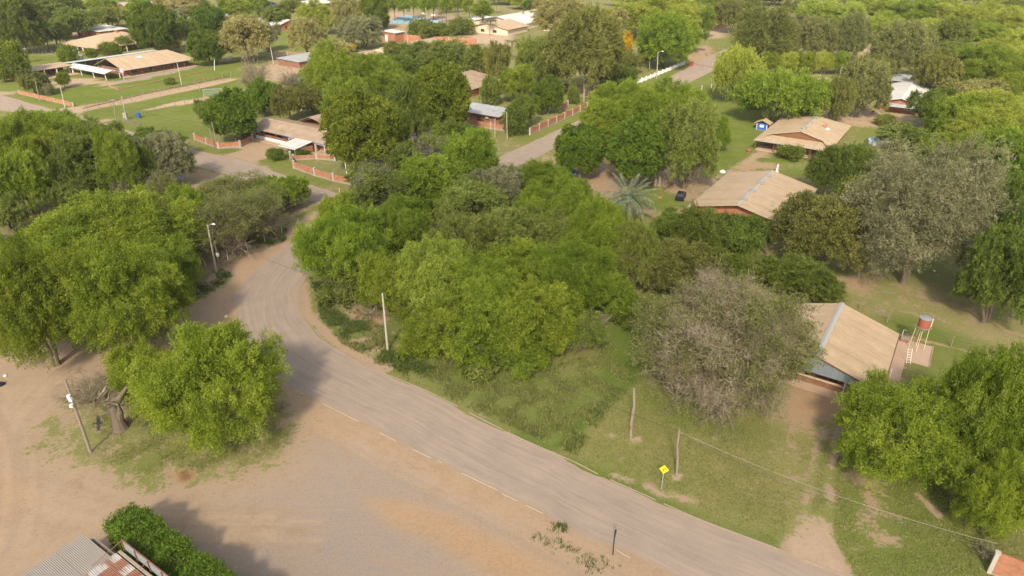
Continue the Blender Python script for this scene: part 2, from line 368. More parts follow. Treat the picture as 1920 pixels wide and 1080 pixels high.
band([(1510,965),(1520,900),(1530,850),(1550,800)], .7, .5, grass=.25, pale=.25)
zone([(1440,790),(1500,740),(1620,720),(1640,760),(1580,850),(1560,800),(1500,830)], 2.0, grass=.30, orange=.35, dry=.6)
zone([(1480,720),(1640,700),(1660,740),(1560,780),(1480,770)], 1.0, grass=.12, orange=.6)
zone([(1400,800),(1500,800),(1560,900),(1500,1000)], 3.0, grass=.60, dry=.65)
zone([(1600,880),(1760,900),(1860,1000),(1860,1100),(1640,1100),(1580,990)], 3.0, grass=.86, dry=.33, lush=.25)
band([(1630,895),(1640,960),(1650,1000)], 4.0, 2.0, grass=.45, orange=.2)
band([(1725,930),(1740,945),(1760,965)], .8, .4, grass=.1, pale=.2)
zone([(1560,540),(1700,520),(1850,560),(1930,600),(1930,690),(1700,650),(1600,570)], 3.0, grass=.60, dry=.72, orange=.1)
zone([(1640,600),(1700,590),(1860,650),(1760,680),(1690,640)], 2.5, grass=.9, dry=.22, lush=.25)
zone([(1540,520),(1660,515),(1640,540),(1560,560)], 2.0, grass=.35, orange=.3)
band([(1700,630),(1810,658),(1900,690)], .7, .3, grass=.1, orange=.45)
zone([(1650,690),(1700,620),(1740,640),(1710,720),(1670,760)], 1.5, grass=.35, orange=.5)
zone([(1700,700),(1780,650),(1900,690),(1930,760),(1700,740)], 3.0, grass=.9, dry=.3, lush=.3)
# yards in the middle distance
zone([(940,300),(1060,290),(1300,330),(1400,330),(1500,400),(1300,420),(1000,360)], 4.0, grass=.35, orange=.2)
zone([(1080,320),(1200,310),(1330,340),(1250,375),(1100,350)], 3.0, grass=.10, orange=.3)
zone([(1180,350),(1230,345),(1290,380),(1260,400),(1180,380)], 2.5, grass=.9, dry=.3, lush=.1)
zone([(945,325),(1040,300),(1060,315),(960,345)], 2.5, grass=.5, dry=.5)
zone([(1340,190),(1420,200),(1430,260),(1390,330),(1340,320),(1330,240)], 3.0, grass=.97, dry=.22, lush=.15)
band([(1430,285),(1400,305),(1370,325)], 3.0, 1.0, grass=.15, orange=.3)
zone([(1370,310),(1440,300),(1480,330),(1400,345)], 2.5, grass=.25, orange=.3)
band([(1440,325),(1500,325)], 6.0, 2.0, grass=.92, dry=.25)
band([(1430,300),(1490,300)], 3.0, 1.0, grass=.92, dry=.2, lush=.1)
zone([(1540,210),(1600,208),(1700,215),(1720,235),(1640,240),(1580,232),(1530,225)], 3.0, grass=.05, orange=.15, pale=.3)
zone([(1600,238),(1720,240),(1720,275),(1610,270)], 3.0, grass=.8, dry=.4)
zone([(1420,130),(1545,138),(1548,172),(1500,180),(1420,150)], 2.0, grass=.0, orange=.15, pale=.5)
zone([(1540,175),(1565,175),(1560,225),(1535,220)], 2.0, grass=.2, orange=.2)
# verges of the side road
for ln, w in (([(1130,250),(1290,168),(1345,135)], 7), ([(985,262),(1090,212),(1200,158),(1290,117)], 6)): band(ln, w, 1.5, grass=.95, dry=.30, lush=.1)
zone([(1260,150),(1340,145),(1420,150),(1400,200),(1300,215),(1250,190)], 4.0, grass=.9, dry=.3, lush=.2)
band([(945,305),(1050,262)], 2.0, 1.5, grass=.1, pale=.2)
zone([(1280,105),(1320,85),(1345,88),(1330,110),(1300,120)], 4.0, grass=.08, orange=.2)
zone([(1330,75),(1375,72),(1370,95),(1335,98)], 3.0, grass=.75, dry=.4)
zone([(1315,55),(1360,55),(1350,70),(1315,72)], 4.0, grass=.0, pale=.6)
zone([(1070,175),(1125,180),(1110,200),(1085,205)], 3.0, grass=.8, dry=.3)
band([(1075,174),(1120,182)], 4.0, 1.0, grass=.05, pale=.5)
# lawns and drives at upper left
zone([(-60,100),(200,110),(450,95),(470,150),(380,260),(245,250),(200,232),(100,207),(0,172)], 3.0, grass=.97, dry=.22, lush=.05)
zone([(30,155),(140,200),(360,150),(440,115),(440,105),(370,112),(250,140),(100,150)], 2.0, grass=1.0, dry=.14, lush=.0, pale=.0)
zone([(90,155),(130,145),(180,148),(225,165),(215,167),(175,158),(110,168)], 1.5, grass=.0, pale=.35)
zone([(200,155),(350,125),(372,122),(365,128),(235,158)], 1.2, grass=.1, grey=.7)
zone([(-30,175),(0,172),(35,168),(20,178),(-30,182)], 1.5, grass=.1, pale=.3)
zone([(100,206),(140,200),(165,198),(290,172),(434,146),(450,150),(300,182),(170,207),(150,222),(130,222)], 1.2, grass=.02, orange=.1, pale=.35)
zone([(262,208),(330,190),(400,180),(408,182),(370,192),(290,205)], .9, grass=.0, pale=1.0)
zone([(175,222),(215,220),(210,230),(195,233)], 1.5, grass=.1, orange=.3, pale=.3)
zone([(145,222),(170,208),(300,184),(440,152),(400,178),(280,200),(220,220)], 1.5, grass=1.0, dry=.2, lush=.25)
zone([(410,108),(430,104),(445,115),(415,118)], 3.0, grass=.1, pale=.4)
zone([(110,62),(170,58),(175,70),(120,75)], 5.0, grass=.1, grey=.3)
zone([(410,290),(470,262),(530,275),(545,300),(500,320),(475,305)], 1.5, grass=.02, orange=.15, pale=.2)
zone([(478,303),(545,285),(560,315),(640,345),(600,347),(550,333)], 1.2, grass=.9, dry=.35, lush=.1)
zone([(362,268),(405,280),(460,278),(425,290),(370,282)], 1.2, grass=.9, dry=.3)
zone([(350,315),(420,325),(400,340),(340,335)], 2.0, grass=.1, orange=.4)
# court surroundings and far clearings
zone([(715,22),(880,32),(860,45),(790,60),(715,60)], 4.0, grass=.15, orange=.35, pale=.5)
zone([(715,45),(790,50),(770,65),(720,68)], 4.0, grass=.5, dry=.8, pale=.4)
zone([(520,98),(592,98),(590,125),(520,118)], 4.0, grass=.0, orange=.7, pale=.2)
zone([(500,120),(570,120),(575,150),(500,150)], 5.0, grass=.1, grey=.3, pale=.3)
zone([(520,60),(610,60),(640,75),(560,98),(500,85)], 6.0, grass=.9, dry=.35)
zone([(860,10),(1000,5),(990,25),(930,20)], 10.0, grass=.5, dry=.5, pale=.4)
zone([(870,55),(960,60),(960,85),(890,82)], 4.0, grass=.0, pale=.9)
zone([(1480,20),(1515,10),(1510,35),(1482,38)], 8.0, grass=.05, orange=.6, pale=.4)
zone([(1615,95),(1650,70),(1660,78),(1625,110)], 5.0, grass=.05, pale=.8)
zone([(1740,80),(1775,88),(1765,98),(1740,95)], 5.0, grass=.1, orange=.5, pale=.4)
zone([(-50,520),(150,560),(300,535),(372,478),(404,430),(470,420),(540,392),(560,372),(400,340),(0,480)], 1.8, grass=.72, dry=.55, lush=.35)
band([(447,545),(447,600),(470,655),(555,731),(672,790),(825,867),(985,947),(1185,1047),(1300,1100)], 3.4, 1.5, grey=.05, orange=.30, pale=.12, grass=0)
rngt = random.Random(12)
def tracks(base, n, jx, jy, kw1, kw2):
    for k in range(n):
        dx, dy = rngt.gauss(0, jx), rngt.gauss(0, jy); ph = rngt.uniform(0, 6)
        pts = [Vector(G(x+dx*(1+.25*math.sin(ph+i)), y+dy*(1+.25*math.cos(ph+i)))) for i, (x, y) in enumerate(base)]
        P_ = []
        for i in range(len(pts)-1):
            p0, p1, p2, p3 = pts[max(i-1,0)], pts[i], pts[i+1], pts[min(i+2,len(pts)-1)]
            for s_ in range(6):
                t = s_/6; P_.append(.5*((2*p1)+(p2-p0)*t+(2*p0-5*p1+4*p2-p3)*t*t+(3*p1-p0-3*p2+p3)*t**3))
        P_.append(pts[-1])
        for off in (-.8, .8):
            q = []
            for i in range(len(P_)):
                d = (P_[min(i+1,len(P_)-1)]-P_[max(i-1,0)]).normalized(); q.append((P_[i].x-d.y*off, P_[i].y+d.x*off))
            band(q, .30, .30, world=True, **(kw1 if rngt.random() < .5 else kw2))
K1 = dict(pale=.42, grey=.06); K2 = dict(grey=.42, pale=.0)
tracks([(330,575),(160,660),(60,740),(10,820),(20,890),(110,935),(300,970),(520,975)], 9, 14, 16, K1, K2)
tracks([(-80,700),(-10,800),(10,900),(0,1000),(-60,1100)], 5, 25, 10, K1, K2)
tracks([(620,790),(740,860),(880,930),(1020,1000),(1180,1080)], 3, 16, 14, K1, K2)
tracks([(430,530),(440,600),(470,660)], 3, 8, 8, K1, K2)
rngp = random.Random(5)
for k in range(46):                       # bare spots in the grass
    x = rngp.uniform(1080, 1840); y = 700 + rngp.random()*340
    if (y-560) < (x-600)*.53-40+60 and (x < 1180 or y > 800): 
        r = rngp.uniform(3, 13); zone([(x-r*1.6,y),(x,y-r*.5),(x+r*1.5,y+r*.1),(x+r*.2,y+r*.6)], .5, grass=.42, pale=.15)
V = np.stack([XX.ravel(), YY.ravel(), np.zeros(NX*NY)], 1).astype(np.float32)
me = bpy.data.meshes.new("ground"); me.vertices.add(len(V)); me.vertices.foreach_set("co", V.ravel())
i, j = np.meshgrid(np.arange(NX-1), np.arange(NY-1)); b = (j*NX+i).ravel()
Q = np.stack([b, b+1, b+1+NX, b+NX], 1).astype(np.int32); nq = len(Q)
me.loops.add(nq*4); me.loops.foreach_set("vertex_index", Q.ravel()); me.polygons.add(nq)
me.polygons.foreach_set("loop_start", np.arange(0, nq*4, 4, dtype=np.int32)); me.polygons.foreach_set("loop_total", np.full(nq, 4, dtype=np.int32))
for k, v in A.items():
    at = me.attributes.new("m_"+k, 'FLOAT', 'POINT'); at.data.foreach_set("value", v.astype(np.float32))
me.update(calc_edges=True)
m, nt, out = newmat("ground_cover")
pos = N(nt, "ShaderNodeNewGeometry").outputs["Position"]
at = {k: N(nt, "ShaderNodeAttribute", attribute_name="m_"+k).outputs["Fac"] for k in A}
nA = noise(nt, pos, .07, 5, .6); nB = noise(nt, pos, .45, 6, .65, .6); nC = noise(nt, pos, 2.2, 7, .78); nD = noise(nt, pos, 7, 6, .8)
mpd = N(nt, "ShaderNodeMapping"); mpd.inputs["Rotation"].default_value = (0, 0, .55); mpd.inputs["Scale"].default_value = (.25, 1.6, 1); nt.links.new(pos, mpd.inputs[0])
nS = noise(nt, mpd.outputs[0], .8, 6, .7, .8)
sandc = ramp(nt, math_(nt, 'MULTIPLY_ADD', nC, .35, math_(nt, 'MULTIPLY', nB, .65)), [(.3, (.235,.168,.115)), (.5, (.318,.232,.160)), (.7, (.385,.288,.20))])
sandc = mixc(nt, math_(nt, 'MULTIPLY', nS, .35), sandc, (.40,.28,.175))
orf = math_(nt, 'MULTIPLY', at['orange'], math_(nt, 'MULTIPLY_ADD', nS, 1.6, .05), clamp=True)
sandc = mixc(nt, orf, sandc, ramp(nt, nC, [(.3, (.32,.185,.085)), (.7, (.42,.26,.13))]))
gf = math_(nt, 'MULTIPLY_ADD', math_(nt, 'ADD', nB, nS), 1.5, math_(nt, 'MULTIPLY_ADD', at['grey'], 1.25, -1.75), clamp=True)
gf = math_(nt, 'MULTIPLY', gf, math_(nt, 'MULTIPLY', at['grey'], 1.6, clamp=True), clamp=True)
sandc = mixc(nt, gf, sandc, ramp(nt, nD, [(.3, (.215,.178,.155)), (.7, (.31,.255,.215))]))
sandc = mixc(nt, math_(nt, 'MULTIPLY', math_(nt, 'MULTIPLY', at['pale'], math_(nt, 'MULTIPLY_ADD', nC, 2.2, -.45, clamp=True)), .7, clamp=True), sandc, (.52,.385,.27))
sandc = mixc(nt, math_(nt, 'MULTIPLY', math_(nt, 'MULTIPLY', at['pale'], -1.0, clamp=True), .9, clamp=True), sandc, (.16,.08,.035))
sp = noise(nt, pos, 4.2, 6, .82)
sandc = mixc(nt, ramp(nt, sp, [(.63, 0.0), (.72, .55)]), sandc, (.54,.44,.33)); sandc = mixc(nt, ramp(nt, sp, [(.28, .5), (.37, 0.0)]), sandc, (.17,.12,.08))
gd = math_(nt, 'MULTIPLY_ADD', nC, .55, math_(nt, 'MULTIPLY_ADD', nB, .85, math_(nt, 'MULTIPLY_ADD', at['dry'], 1.0, -.75)), clamp=True)
gd = math_(nt, 'MULTIPLY_ADD', nA, .9, math_(nt, 'ADD', gd, -.45), clamp=True)
grs = ramp(nt, gd, [(.0, (.115,.152,.022)), (.3, (.165,.182,.045)), (.6, (.215,.202,.072)), (1.0, (.36,.27,.145))])
grs = mixc(nt, math_(nt, 'MULTIPLY', at['lush'], math_(nt, 'MULTIPLY_ADD', nC, 1.2, .1), clamp=True), grs, (.07,.115,.02))
grs = mixc(nt, 1.0, grs, ramp(nt, nD, [(.28, .55), (.72, 1.38)]), 'MULTIPLY')
gm = math_(nt, 'ADD', at['grass'], math_(nt, 'MULTIPLY_ADD', math_(nt, 'ADD', nB, math_(nt, 'MULTIPLY_ADD', nC, .9, math_(nt, 'MULTIPLY', nD, .5))), 1.9, -2.25))
col = mixc(nt, ramp(nt, gm, [(.38, 0.0), (.60, 1.0)]), sandc, grs)
col = mixc(nt, 1.0, col, ramp(nt, nD, [(.3, .84), (.7, 1.11)]), 'MULTIPLY')
hgt = math_(nt, 'MULTIPLY_ADD', nC, .6, nD)
bsdf(nt, out, col, .95, .08, bump=hgt, bstr=.55, bdist=.10)
struct("ground", me, m)

# ------------------------------------------------------------------ roads
def resample(pts, step):
    pts = [np.array(p, float) for p in pts]; o = []
    for i in range(len(pts)-1):
        p0 = pts[max(i-1, 0)]; p1 = pts[i]; p2 = pts[i+1]; p3 = pts[min(i+2, len(pts)-1)]
        n = max(1, int(np.linalg.norm(p2-p1)/step))
        for k in range(n):
            t = k/n; o.append(.5*((2*p1)+(-p0+p2)*t+(2*p0-5*p1+4*p2-p3)*t*t+(-p0+3*p1-3*p2+p3)*t**3))
    o.append(pts[-1]); return np.array(o)
def ribbon(name, Rpx, Lpx, z, mat, nacross=10, step=1.0, extend=0):
    Rw = [G(*p) for p in Rpx]; L = [G(*p) for p in Lpx]
    if extend:                            # carry the road on beyond the frame
        d = Vector(Rw[0])-Vector(Rw[1]); d.normalize(); r0_ = Vector(Rw[0]); L.insert(0, tuple(Vector(L[0])+d*(extend+8)))
        for q_ in range(1, extend//6+1): Rw.insert(0, tuple(r0_+d*6*q_))
    R = resample(Rw, step)
    wd_ = ldist(L, R); k = np.ones(7)/7; wd_ = np.convolve(np.pad(wd_, 3, 'edge'), k, 'valid')
    T_ = np.gradient(R, axis=0); T_ /= np.linalg.norm(T_, axis=1)[:, None]
    for _ in range(3): T_ = np.stack([np.convolve(np.pad(T_[:, c], 2, 'edge'), np.ones(5)/5, 'valid') for c in (0, 1)], 1); T_ /= np.linalg.norm(T_, axis=1)[:, None]
    Nn = np.stack([-T_[:, 1], T_[:, 0]], 1)
    side = np.sign(((np.array(L[len(L)//2])-R[len(R)//2])*Nn[len(R)//2]).sum()); Nn *= side
    S = np.concatenate([[0], np.cumsum(np.linalg.norm(np.diff(R, axis=0), axis=1))])
    rr = np.random.default_rng(3); vs = []; lat = []; lon = []
    wob = np.convolve(rr.normal(0, .35, len(R)+4), np.ones(5)/5, 'valid'); wob2 = np.convolve(rr.normal(0, .35, len(R)+4), np.ones(5)/5, 'valid')
    for a in range(len(R)):
        for b_ in range(nacross+1):
            t = b_/nacross; off = wd_[a]*t + wob[a]*(1-t)*(1-t) + wob2[a]*t*t
            p = R[a]+Nn[a]*off; vs.append((p[0], p[1], z)); lat.append(t*wd_[a]); lon.append(S[a])
    fs = []
    n1 = nacross+1
    for a in range(len(R)-1):
        for b_ in range(nacross):
            f = (a*n1+b_, a*n1+b_+1, (a+1)*n1+b_+1, (a+1)*n1+b_); fs.append(f if side < 0 else f[::-1])
    me = bpy.data.meshes.new(name); me.from_pydata(vs, [], fs)
    for nm, v in (("lat", lat), ("lon", lon), ("edge", [min(l, w_-l) for l, w_ in zip(lat, np.repeat(wd_, n1))])):
        at = me.attributes.new(nm, 'FLOAT', 'POINT'); at.data.foreach_set("value", np.array(v, np.float32))
    o = struct(name, me, mat); return R, Nn, wd_
m, nt, out = newmat("packed_gravel_road")
pos = N(nt, "ShaderNodeNewGeometry").outputs["Position"]
lat = N(nt, "ShaderNodeAttribute", attribute_name="lat").outputs["Fac"]; lon = N(nt, "ShaderNodeAttribute", attribute_name="lon").outputs["Fac"]
edg = N(nt, "ShaderNodeAttribute", attribute_name="edge").outputs["Fac"]
cb = N(nt, "ShaderNodeCombineXYZ"); nt.links.new(lat, cb.inputs[0]); nt.links.new(math_(nt, 'MULTIPLY', lon, .07), cb.inputs[1])
st = noise(nt, cb.outputs[0], 1.9, 8, .66, .15); nB = noise(nt, pos, .3, 5, .6); nC = noise(nt, pos, 4, 4, .7); nD = noise(nt, pos, 22, 3, .75)
f = math_(nt, 'MULTIPLY_ADD', st, .62, math_(nt, 'MULTIPLY_ADD', nB, .30, math_(nt, 'MULTIPLY', nC, .12)))
c = ramp(nt, f, [(.36, (.25,.198,.16)), (.5, (.302,.238,.188)), (.60, (.338,.264,.205)), (.72, (.39,.298,.222))])
c = mixc(nt, ramp(nt, math_(nt, 'MULTIPLY_ADD', nC, .8, math_(nt, 'MULTIPLY', edg, .9)), [(.35, .95), (1.25, 0.0)]), c, (.335,.245,.168))
c = mixc(nt, 1.0, c, ramp(nt, nD, [(.25, .80), (.75, 1.14)]), 'MULTIPLY')
sp = noise(nt, pos, 5.5, 5, .8)
c = mixc(nt, ramp(nt, sp, [(.62, 0.0), (.70, .6)]), c, (.52,.43,.34)); c = mixc(nt, ramp(nt, sp, [(.30, .45), (.37, 0.0)]), c, (.20,.165,.14))
bsdf(nt, out, c, .93, .1, bump=nD, bstr=.35, bdist=.05); M['road'] = m
Rmain = [(1700,1132),(1580,1080),(1440,1024),(1310,975),(1200,926),(1120,890),(1075,867),(960,816),(805,737),(730,705),(630,656),(600,632),(570,595),(560,560),(564,538),(580,512),(605,485),(640,450),(668,415),(680,395)]
Lmain = [(1400,1145),(1280,1090),(1185,1047),(1155,1030),(1030,970),(985,947),(940,925),(865,887),(825,867),(772,842),(712,811),(672,790),(605,757),(555,731),(510,700),(470,655),(447,600),(440,572),(447,540),(480,505),(530,467),(566,440),(598,405),(606,392)]
RM, NM, WM = ribbon("road", Rmain, Lmain, .012, M['road'], 10, .8, 60)
ribbon("side_road", [(-200,175),(0,207),(80,221),(125,236),(240,268),(350,306),(430,329),(500,350),(570,373),(640,400),(760,450)],
       [(-200,140),(0,177),(105,207),(197,231),(245,247),(347,277),(410,290),(471,305),(510,320),(559,338),(640,365),(760,405)], .016, M['road'], 6, 2)
ribbon("far_road", [(880,356),(960,317),(1040,279),(1100,251),(1200,202),(1272,165),(1335,134),(1376,113),(1410,95)],
       [(850,335),(940,294),(1015,258),(1076,230),(1160,191),(1255,145),(1300,121),(1350,96),(1385,78)], .020, M['road'], 6, 2)
mb = MB()
for a in range(len(RM)-1):                # kerb line on the inner edge
    p, q = RM[a]-NM[a]*.12, RM[a+1]-NM[a+1]*.12
    if (a % 23) not in (4, 11, 12): mb.wallp(p, q, 0, .05, .11)
struct("kerb", mb, M['concd'])
mb = MB()
for seg in ([(555,731),(570,740)], [(605,757),(672,790)], [(712,812),(742,827)], [(772,842),(808,859)], [(820,863),(828,868)], [(865,887),(932,919)], [(942,926),(970,940)], [(985,947),(1018,963)], [(1155,1031),(1182,1047)]):
    (a, b_) = [Vector(G(*p)) for p in seg]; n = max(1, int((b_-a).length/1.0))
    for k in range(n): mb.wallp(a.lerp(b_, k/n), a.lerp(b_, (k+.97)/n), 0, .03+.01*(k % 2), .08)
struct("kerb_remains", mb, M['conc'])
# ------------------------------------------------------------------ foliage shapes
def unit(v): return v/np.maximum(np.linalg.norm(v, axis=-1, keepdims=True), 1e-9)
def crown(name, seed, Wd, Vh, lobes, lr, strings, slen, droop, per, leaf, lw, low=-.35, inner=.12, ragged=.3, flat=1.0, up=.15, spr=.16, asym=.20):
    """crown of leaf-sized faces on drooping sprays, around lobes spread through an ellipsoid (centre at origin)"""
    r = np.random.default_rng(seed)
    k = np.arange(lobes)+.5; z = 1-(1-low)*k/lobes; ph = k*2.39996+r.normal(0, .35, lobes); q = np.sqrt(np.maximum(0, 1-z*z))
    d = np.stack([q*np.cos(ph), q*np.sin(ph), z], 1); d = unit(d+r.normal(0, .12, d.shape)); az = np.arctan2(d[:, 1], d[:, 0]); e0 = r.uniform(0, 6.28, 3)
    lob = 1-asym*.5+asym*(np.sin(2*az+e0[0])*.6+np.sin(3*az+e0[1])*.5+np.sin(5*az+e0[2])*.35)
    rad = np.array([max(Wd/2-lr, .1), max(Wd/2-lr, .1), max(Vh/2-lr*.7, .1)])
    fac = 1-ragged*r.random(lobes)**1.3
    inn = r.random(lobes) < inner; fac[inn] *= .5
    C = d*rad*(fac*lob)[:, None]; lri = lr*r.uniform(.65, 1.35, lobes); tl = r.random(lobes)
    ns = lobes*strings; li = np.repeat(np.arange(lobes), strings)
    sd = unit(r.normal(0, 1, (ns, 3))+d[li]*.9+np.array([0, 0, .35]))
    p0 = C[li]+sd*(lri[li]*r.uniform(.35, 1.0, ns))[:, None]*np.array([1, 1, flat])
    tg = unit(sd*np.array([1, 1, .5])+r.normal(0, .35, (ns, 3))+np.array([0, 0, up])); L = slen*r.uniform(.5, 1.2, ns); ts = r.random(ns)
    n = ns*per; si = np.repeat(np.arange(ns), per); s = r.random(n)
    P = p0[si]+tg[si]*(L[si]*s)[:, None]; P[:, 2] -= droop*(L[si]*s)**2
    P += r.normal(0, 1, P.shape)*(spr*(1.25-.7*s))[:, None]
    ld = unit(tg[si]*.7+r.normal(0, .75, (n, 3))+np.array([0, 0, -.9*droop])*s[:, None]); sv = unit(np.cross(ld, r.normal(0, 1, (n, 3))))
    ll = leaf*r.uniform(.6, 1.3, n)[:, None]; ww = lw*r.uniform(.6, 1.3, n)[:, None]
    T3 = np.stack([P-sv*ww*.5, P+sv*ww*.5, P+ld*ll], 1)
    tone = .34*tl[li[si]]+.32*ts[si]+.20*r.random(n)+.14*s
    return tri_mesh(name, T3, tone), C
def limbs(name, seed, C, zc, r0, cen=(0, 0), stems=1, thick=.35, sides=5, nmax=16):
    """trunk from the ground, dividing towards the lobes C (relative to crown centre at height zc)"""
    r = random.Random(seed); mb = MB()
    pick = list(range(len(C))); r.shuffle(pick); pick = pick[:nmax]
    for s in range(stems):
        bx, by = (r.uniform(-.3, .3)*stems*.6, r.uniform(-.3, .3)*stems*.6) if stems > 1 else (0, 0)
        fork = Vector((cen[0]+bx*2.2, cen[1]+by*2.2, zc*.42))
        rr = r0/(stems**.5)
        mb.tube([(bx, by, -.25), (bx+.03, by, .25), (bx*1.3+r.uniform(-.12, .12), by*1.3, zc*.2), tuple(fork)], [rr*1.55, rr*1.08, rr*.9, rr*.8], 8)
        for i in pick[s::stems]:
            e = Vector(C[i])+Vector((0, 0, zc)); m1 = fork.lerp(e, .35)+Vector((r.uniform(-.3, .3), r.uniform(-.3, .3), .12*(e-fork).length)); m2 = fork.lerp(e, .7)+Vector((r.uniform(-.3, .3), r.uniform(-.3, .3), .08*(e-fork).length))
            mb.tube([tuple(fork), tuple(m1), tuple(m2), tuple(e)], [rr*thick*1.3, rr*thick, rr*thick*.65, rr*.08], sides, False)
    return mb.mesh(name)
def twigs(name, seed, Wd, Vh, zc, n0=9, levels=5, kids=(3, 3, 3, 3, 3), r0=.22, seg=.30, droop=.0, spread=.55):
    """leafless branching: tapered three-sided twigs, level by level; origin at the ground"""
    r = np.random.default_rng(seed); tris = []
    def seg3(a, b, ra, rb):
        d = unit(b-a); h = np.where(np.abs(d[:, 2:3]) < .9, np.array([[0, 0, 1.]]), np.array([[1., 0, 0]])); x = unit(np.cross(d, h)); y = np.cross(d, x)
        ra = np.broadcast_to(np.asarray(ra, float), (len(a),))[:, None]; rb = np.broadcast_to(np.asarray(rb, float), (len(a),))[:, None]
        ring = lambda c, q: [c+(x*math.cos(t)+y*math.sin(t))*q for t in (0, 2.094, 4.189)]
        A_, B_ = ring(a, ra), ring(b, rb)
        for k in range(3):
            k2 = (k+1) % 3; tris.append(np.stack([A_[k], A_[k2], B_[k2]], 1)); tris.append(np.stack([A_[k], B_[k2], B_[k]], 1))
    h0 = max(.5, zc-Vh*.5)
    base = np.zeros((1, 3)); top = np.array([[0., 0., h0*.9+.15]]); seg3(base-np.array([[0, 0, .2]]), top, r0*1.4, r0)
    P = np.repeat(top, n0, 0); ph = np.arange(n0)*2.399; el = r.uniform(.15, 1.35, n0)
    D = np.stack([np.cos(ph)*np.cos(el), np.sin(ph)*np.cos(el), np.sin(el)], 1); R = np.full(n0, r0*.55)
    sc = np.array([Wd/2, Wd/2, max(Vh, .5)]); L = np.linalg.norm(D*sc, axis=1)*.46
    for lv in range(levels):
        md = P+D*(L*.5)[:, None]+r.normal(0, 1, P.shape)*(L*.07)[:, None]
        D2 = unit(D+r.normal(0, .16, D.shape)); D2[:, 2] -= droop*(lv+1)*.12; D2 = unit(D2)
        E = md+D2*(L*.5)[:, None]; seg3(P, md, R, R*.8); seg3(md, E, R*.8, R*.55)
        if lv == levels-1: break
        kd = kids[lv]; t = r.uniform(.25, 1.0, (len(P), kd)); t[:, 0] = 1.0
        src = np.where(t[..., None] > .5, md[:, None]+(E-md)[:, None]*((t-.5)*2)[..., None], P[:, None]+(md-P)[:, None]*(t*2)[..., None])
        nd = unit(D2[:, None]+r.normal(0, spread, (len(P), kd, 3))+np.array([0, 0, .10]))
        nl = (L[:, None]*r.uniform(.42, .68, (len(P), kd))).ravel(); P = src.reshape(-1, 3); D = nd.reshape(-1, 3); L = nl
        R = np.repeat(R*.55, kd)*r.uniform(.55, .85, len(P)); R = np.maximum(R, .008)
    T3 = np.concatenate(tris); return tri_mesh(name, T3, r.random(len(T3)))
SH = {}
def shape(key, mats, W0, V0, cr, zc, trunk): SH[key] = dict(crown=cr, W=W0, V=V0, zc=zc, trunk=trunk)
def mk(key, seed, Wd, Vh, zc, r0=.35, stems=1, nm=14, **k):
    c, C = crown("crown_"+key, seed, Wd, Vh, **k); SH[key] = dict(crown=c, W=Wd, V=Vh, zc=zc, trunk=limbs("trunk_"+key, seed, C, zc, r0, stems=stems, nmax=nm))
mk('mesA', 11, 16, 9.0, 6.5, .50, 1, 18, lobes=66, lr=1.45, strings=28, slen=1.35, droop=.17, per=98, leaf=.19, lw=.10, ragged=.38, spr=.25, low=-.7, asym=.16)
mk('mesB', 12, 14, 8.0, 6.0, .42, 2, 16, lobes=52, lr=1.4, strings=28, slen=1.3, droop=.17, per=98, leaf=.19, lw=.10, ragged=.46, low=-.7, spr=.25)
mk('mesC', 13, 9, 6.0, 4.6, .30, 1, 12, lobes=26, lr=1.05, strings=26, slen=1.05, droop=.2, per=84, leaf=.185, lw=.10, ragged=.42, low=-.65, spr=.20)
mk('acac', 14, 12, 4.2, 5.2, .30, 2, 16, lobes=50, lr=1.2, strings=20, slen=1.4, droop=.16, per=50, leaf=.29, lw=.12, low=-.15, ragged=.28, flat=.7, spr=.18)
mk('mixA', 15, 11, 7.0, 4.4, .30, 3, 14, lobes=46, lr=1.1, strings=24, slen=1.1, droop=.14, per=70, leaf=.21, lw=.115, ragged=.46, low=-.6, spr=.17)
mk('mixB', 16, 8, 5.0, 3.2, .22, 3, 12, lobes=30, lr=.85, strings=22, slen=1.0, droop=.16, per=64, leaf=.20, lw=.115, ragged=.5, low=-.6, spr=.15)
mk('mixC', 17, 4, 2.6, 1.5, .10, 3, 8, lobes=22, lr=.65, strings=20, slen=.6, droop=.2, per=18, leaf=.24, lw=.11, ragged=.45, low=-.7)
mk('manA', 18, 12, 10.0, 6.0, .40, 1, 14, lobes=110, lr=1.25, strings=34, slen=.55, droop=.5, per=16, leaf=.42, lw=.17, ragged=.16, low=-.75, inner=.05, up=.5)
mk('manB', 19, 8, 7.0, 4.2, .28, 1, 10, lobes=70, lr=.95, strings=30, slen=.45, droop=.5, per=14, leaf=.38, lw=.16, ragged=.20, low=-.75, inner=.05, up=.5)
mk('citr', 20, 3.4, 3.0, 2.2, .10, 1, 8, lobes=36, lr=.5, strings=18, slen=.3, droop=.4, per=12, leaf=.22, lw=.10, ragged=.2, low=-.8, inner=.05)
mk('oliv', 21, 17, 13, 7.5, .5, 2, 26, lobes=150, lr=1.5, strings=26, slen=1.1, droop=.22, per=22, leaf=.30, lw=.085, ragged=.34, low=-.7)
mk('eucA', 22, 10, 11, 8.0, .32, 1, 18, lobes=70, lr=1.1, strings=26, slen=1.6, droop=.50, per=24, leaf=.34, lw=.09, ragged=.42, low=-.8)
mk('row', 23, 5, 6, 7.2, .16, 1, 8, lobes=26, lr=1.1, strings=22, slen=.8, droop=.3, per=20, leaf=.34, lw=.14, ragged=.35, low=-.7)
TW = dict(
 big=twigs("twigs_wide", 31, 17, 10, 5.5, 22, 6, (4, 4, 4, 4, 4), .34, spread=.62, droop=.12),
 mid=twigs("twigs_middle", 32, 9, 6, 3.4, 11, 5, (4, 4, 4, 4), .20, spread=.6, droop=.1),
 small=twigs("twigs_small", 33, 4, 3, 1.8, 9, 5, (3, 3, 4, 3), .09, spread=.6))
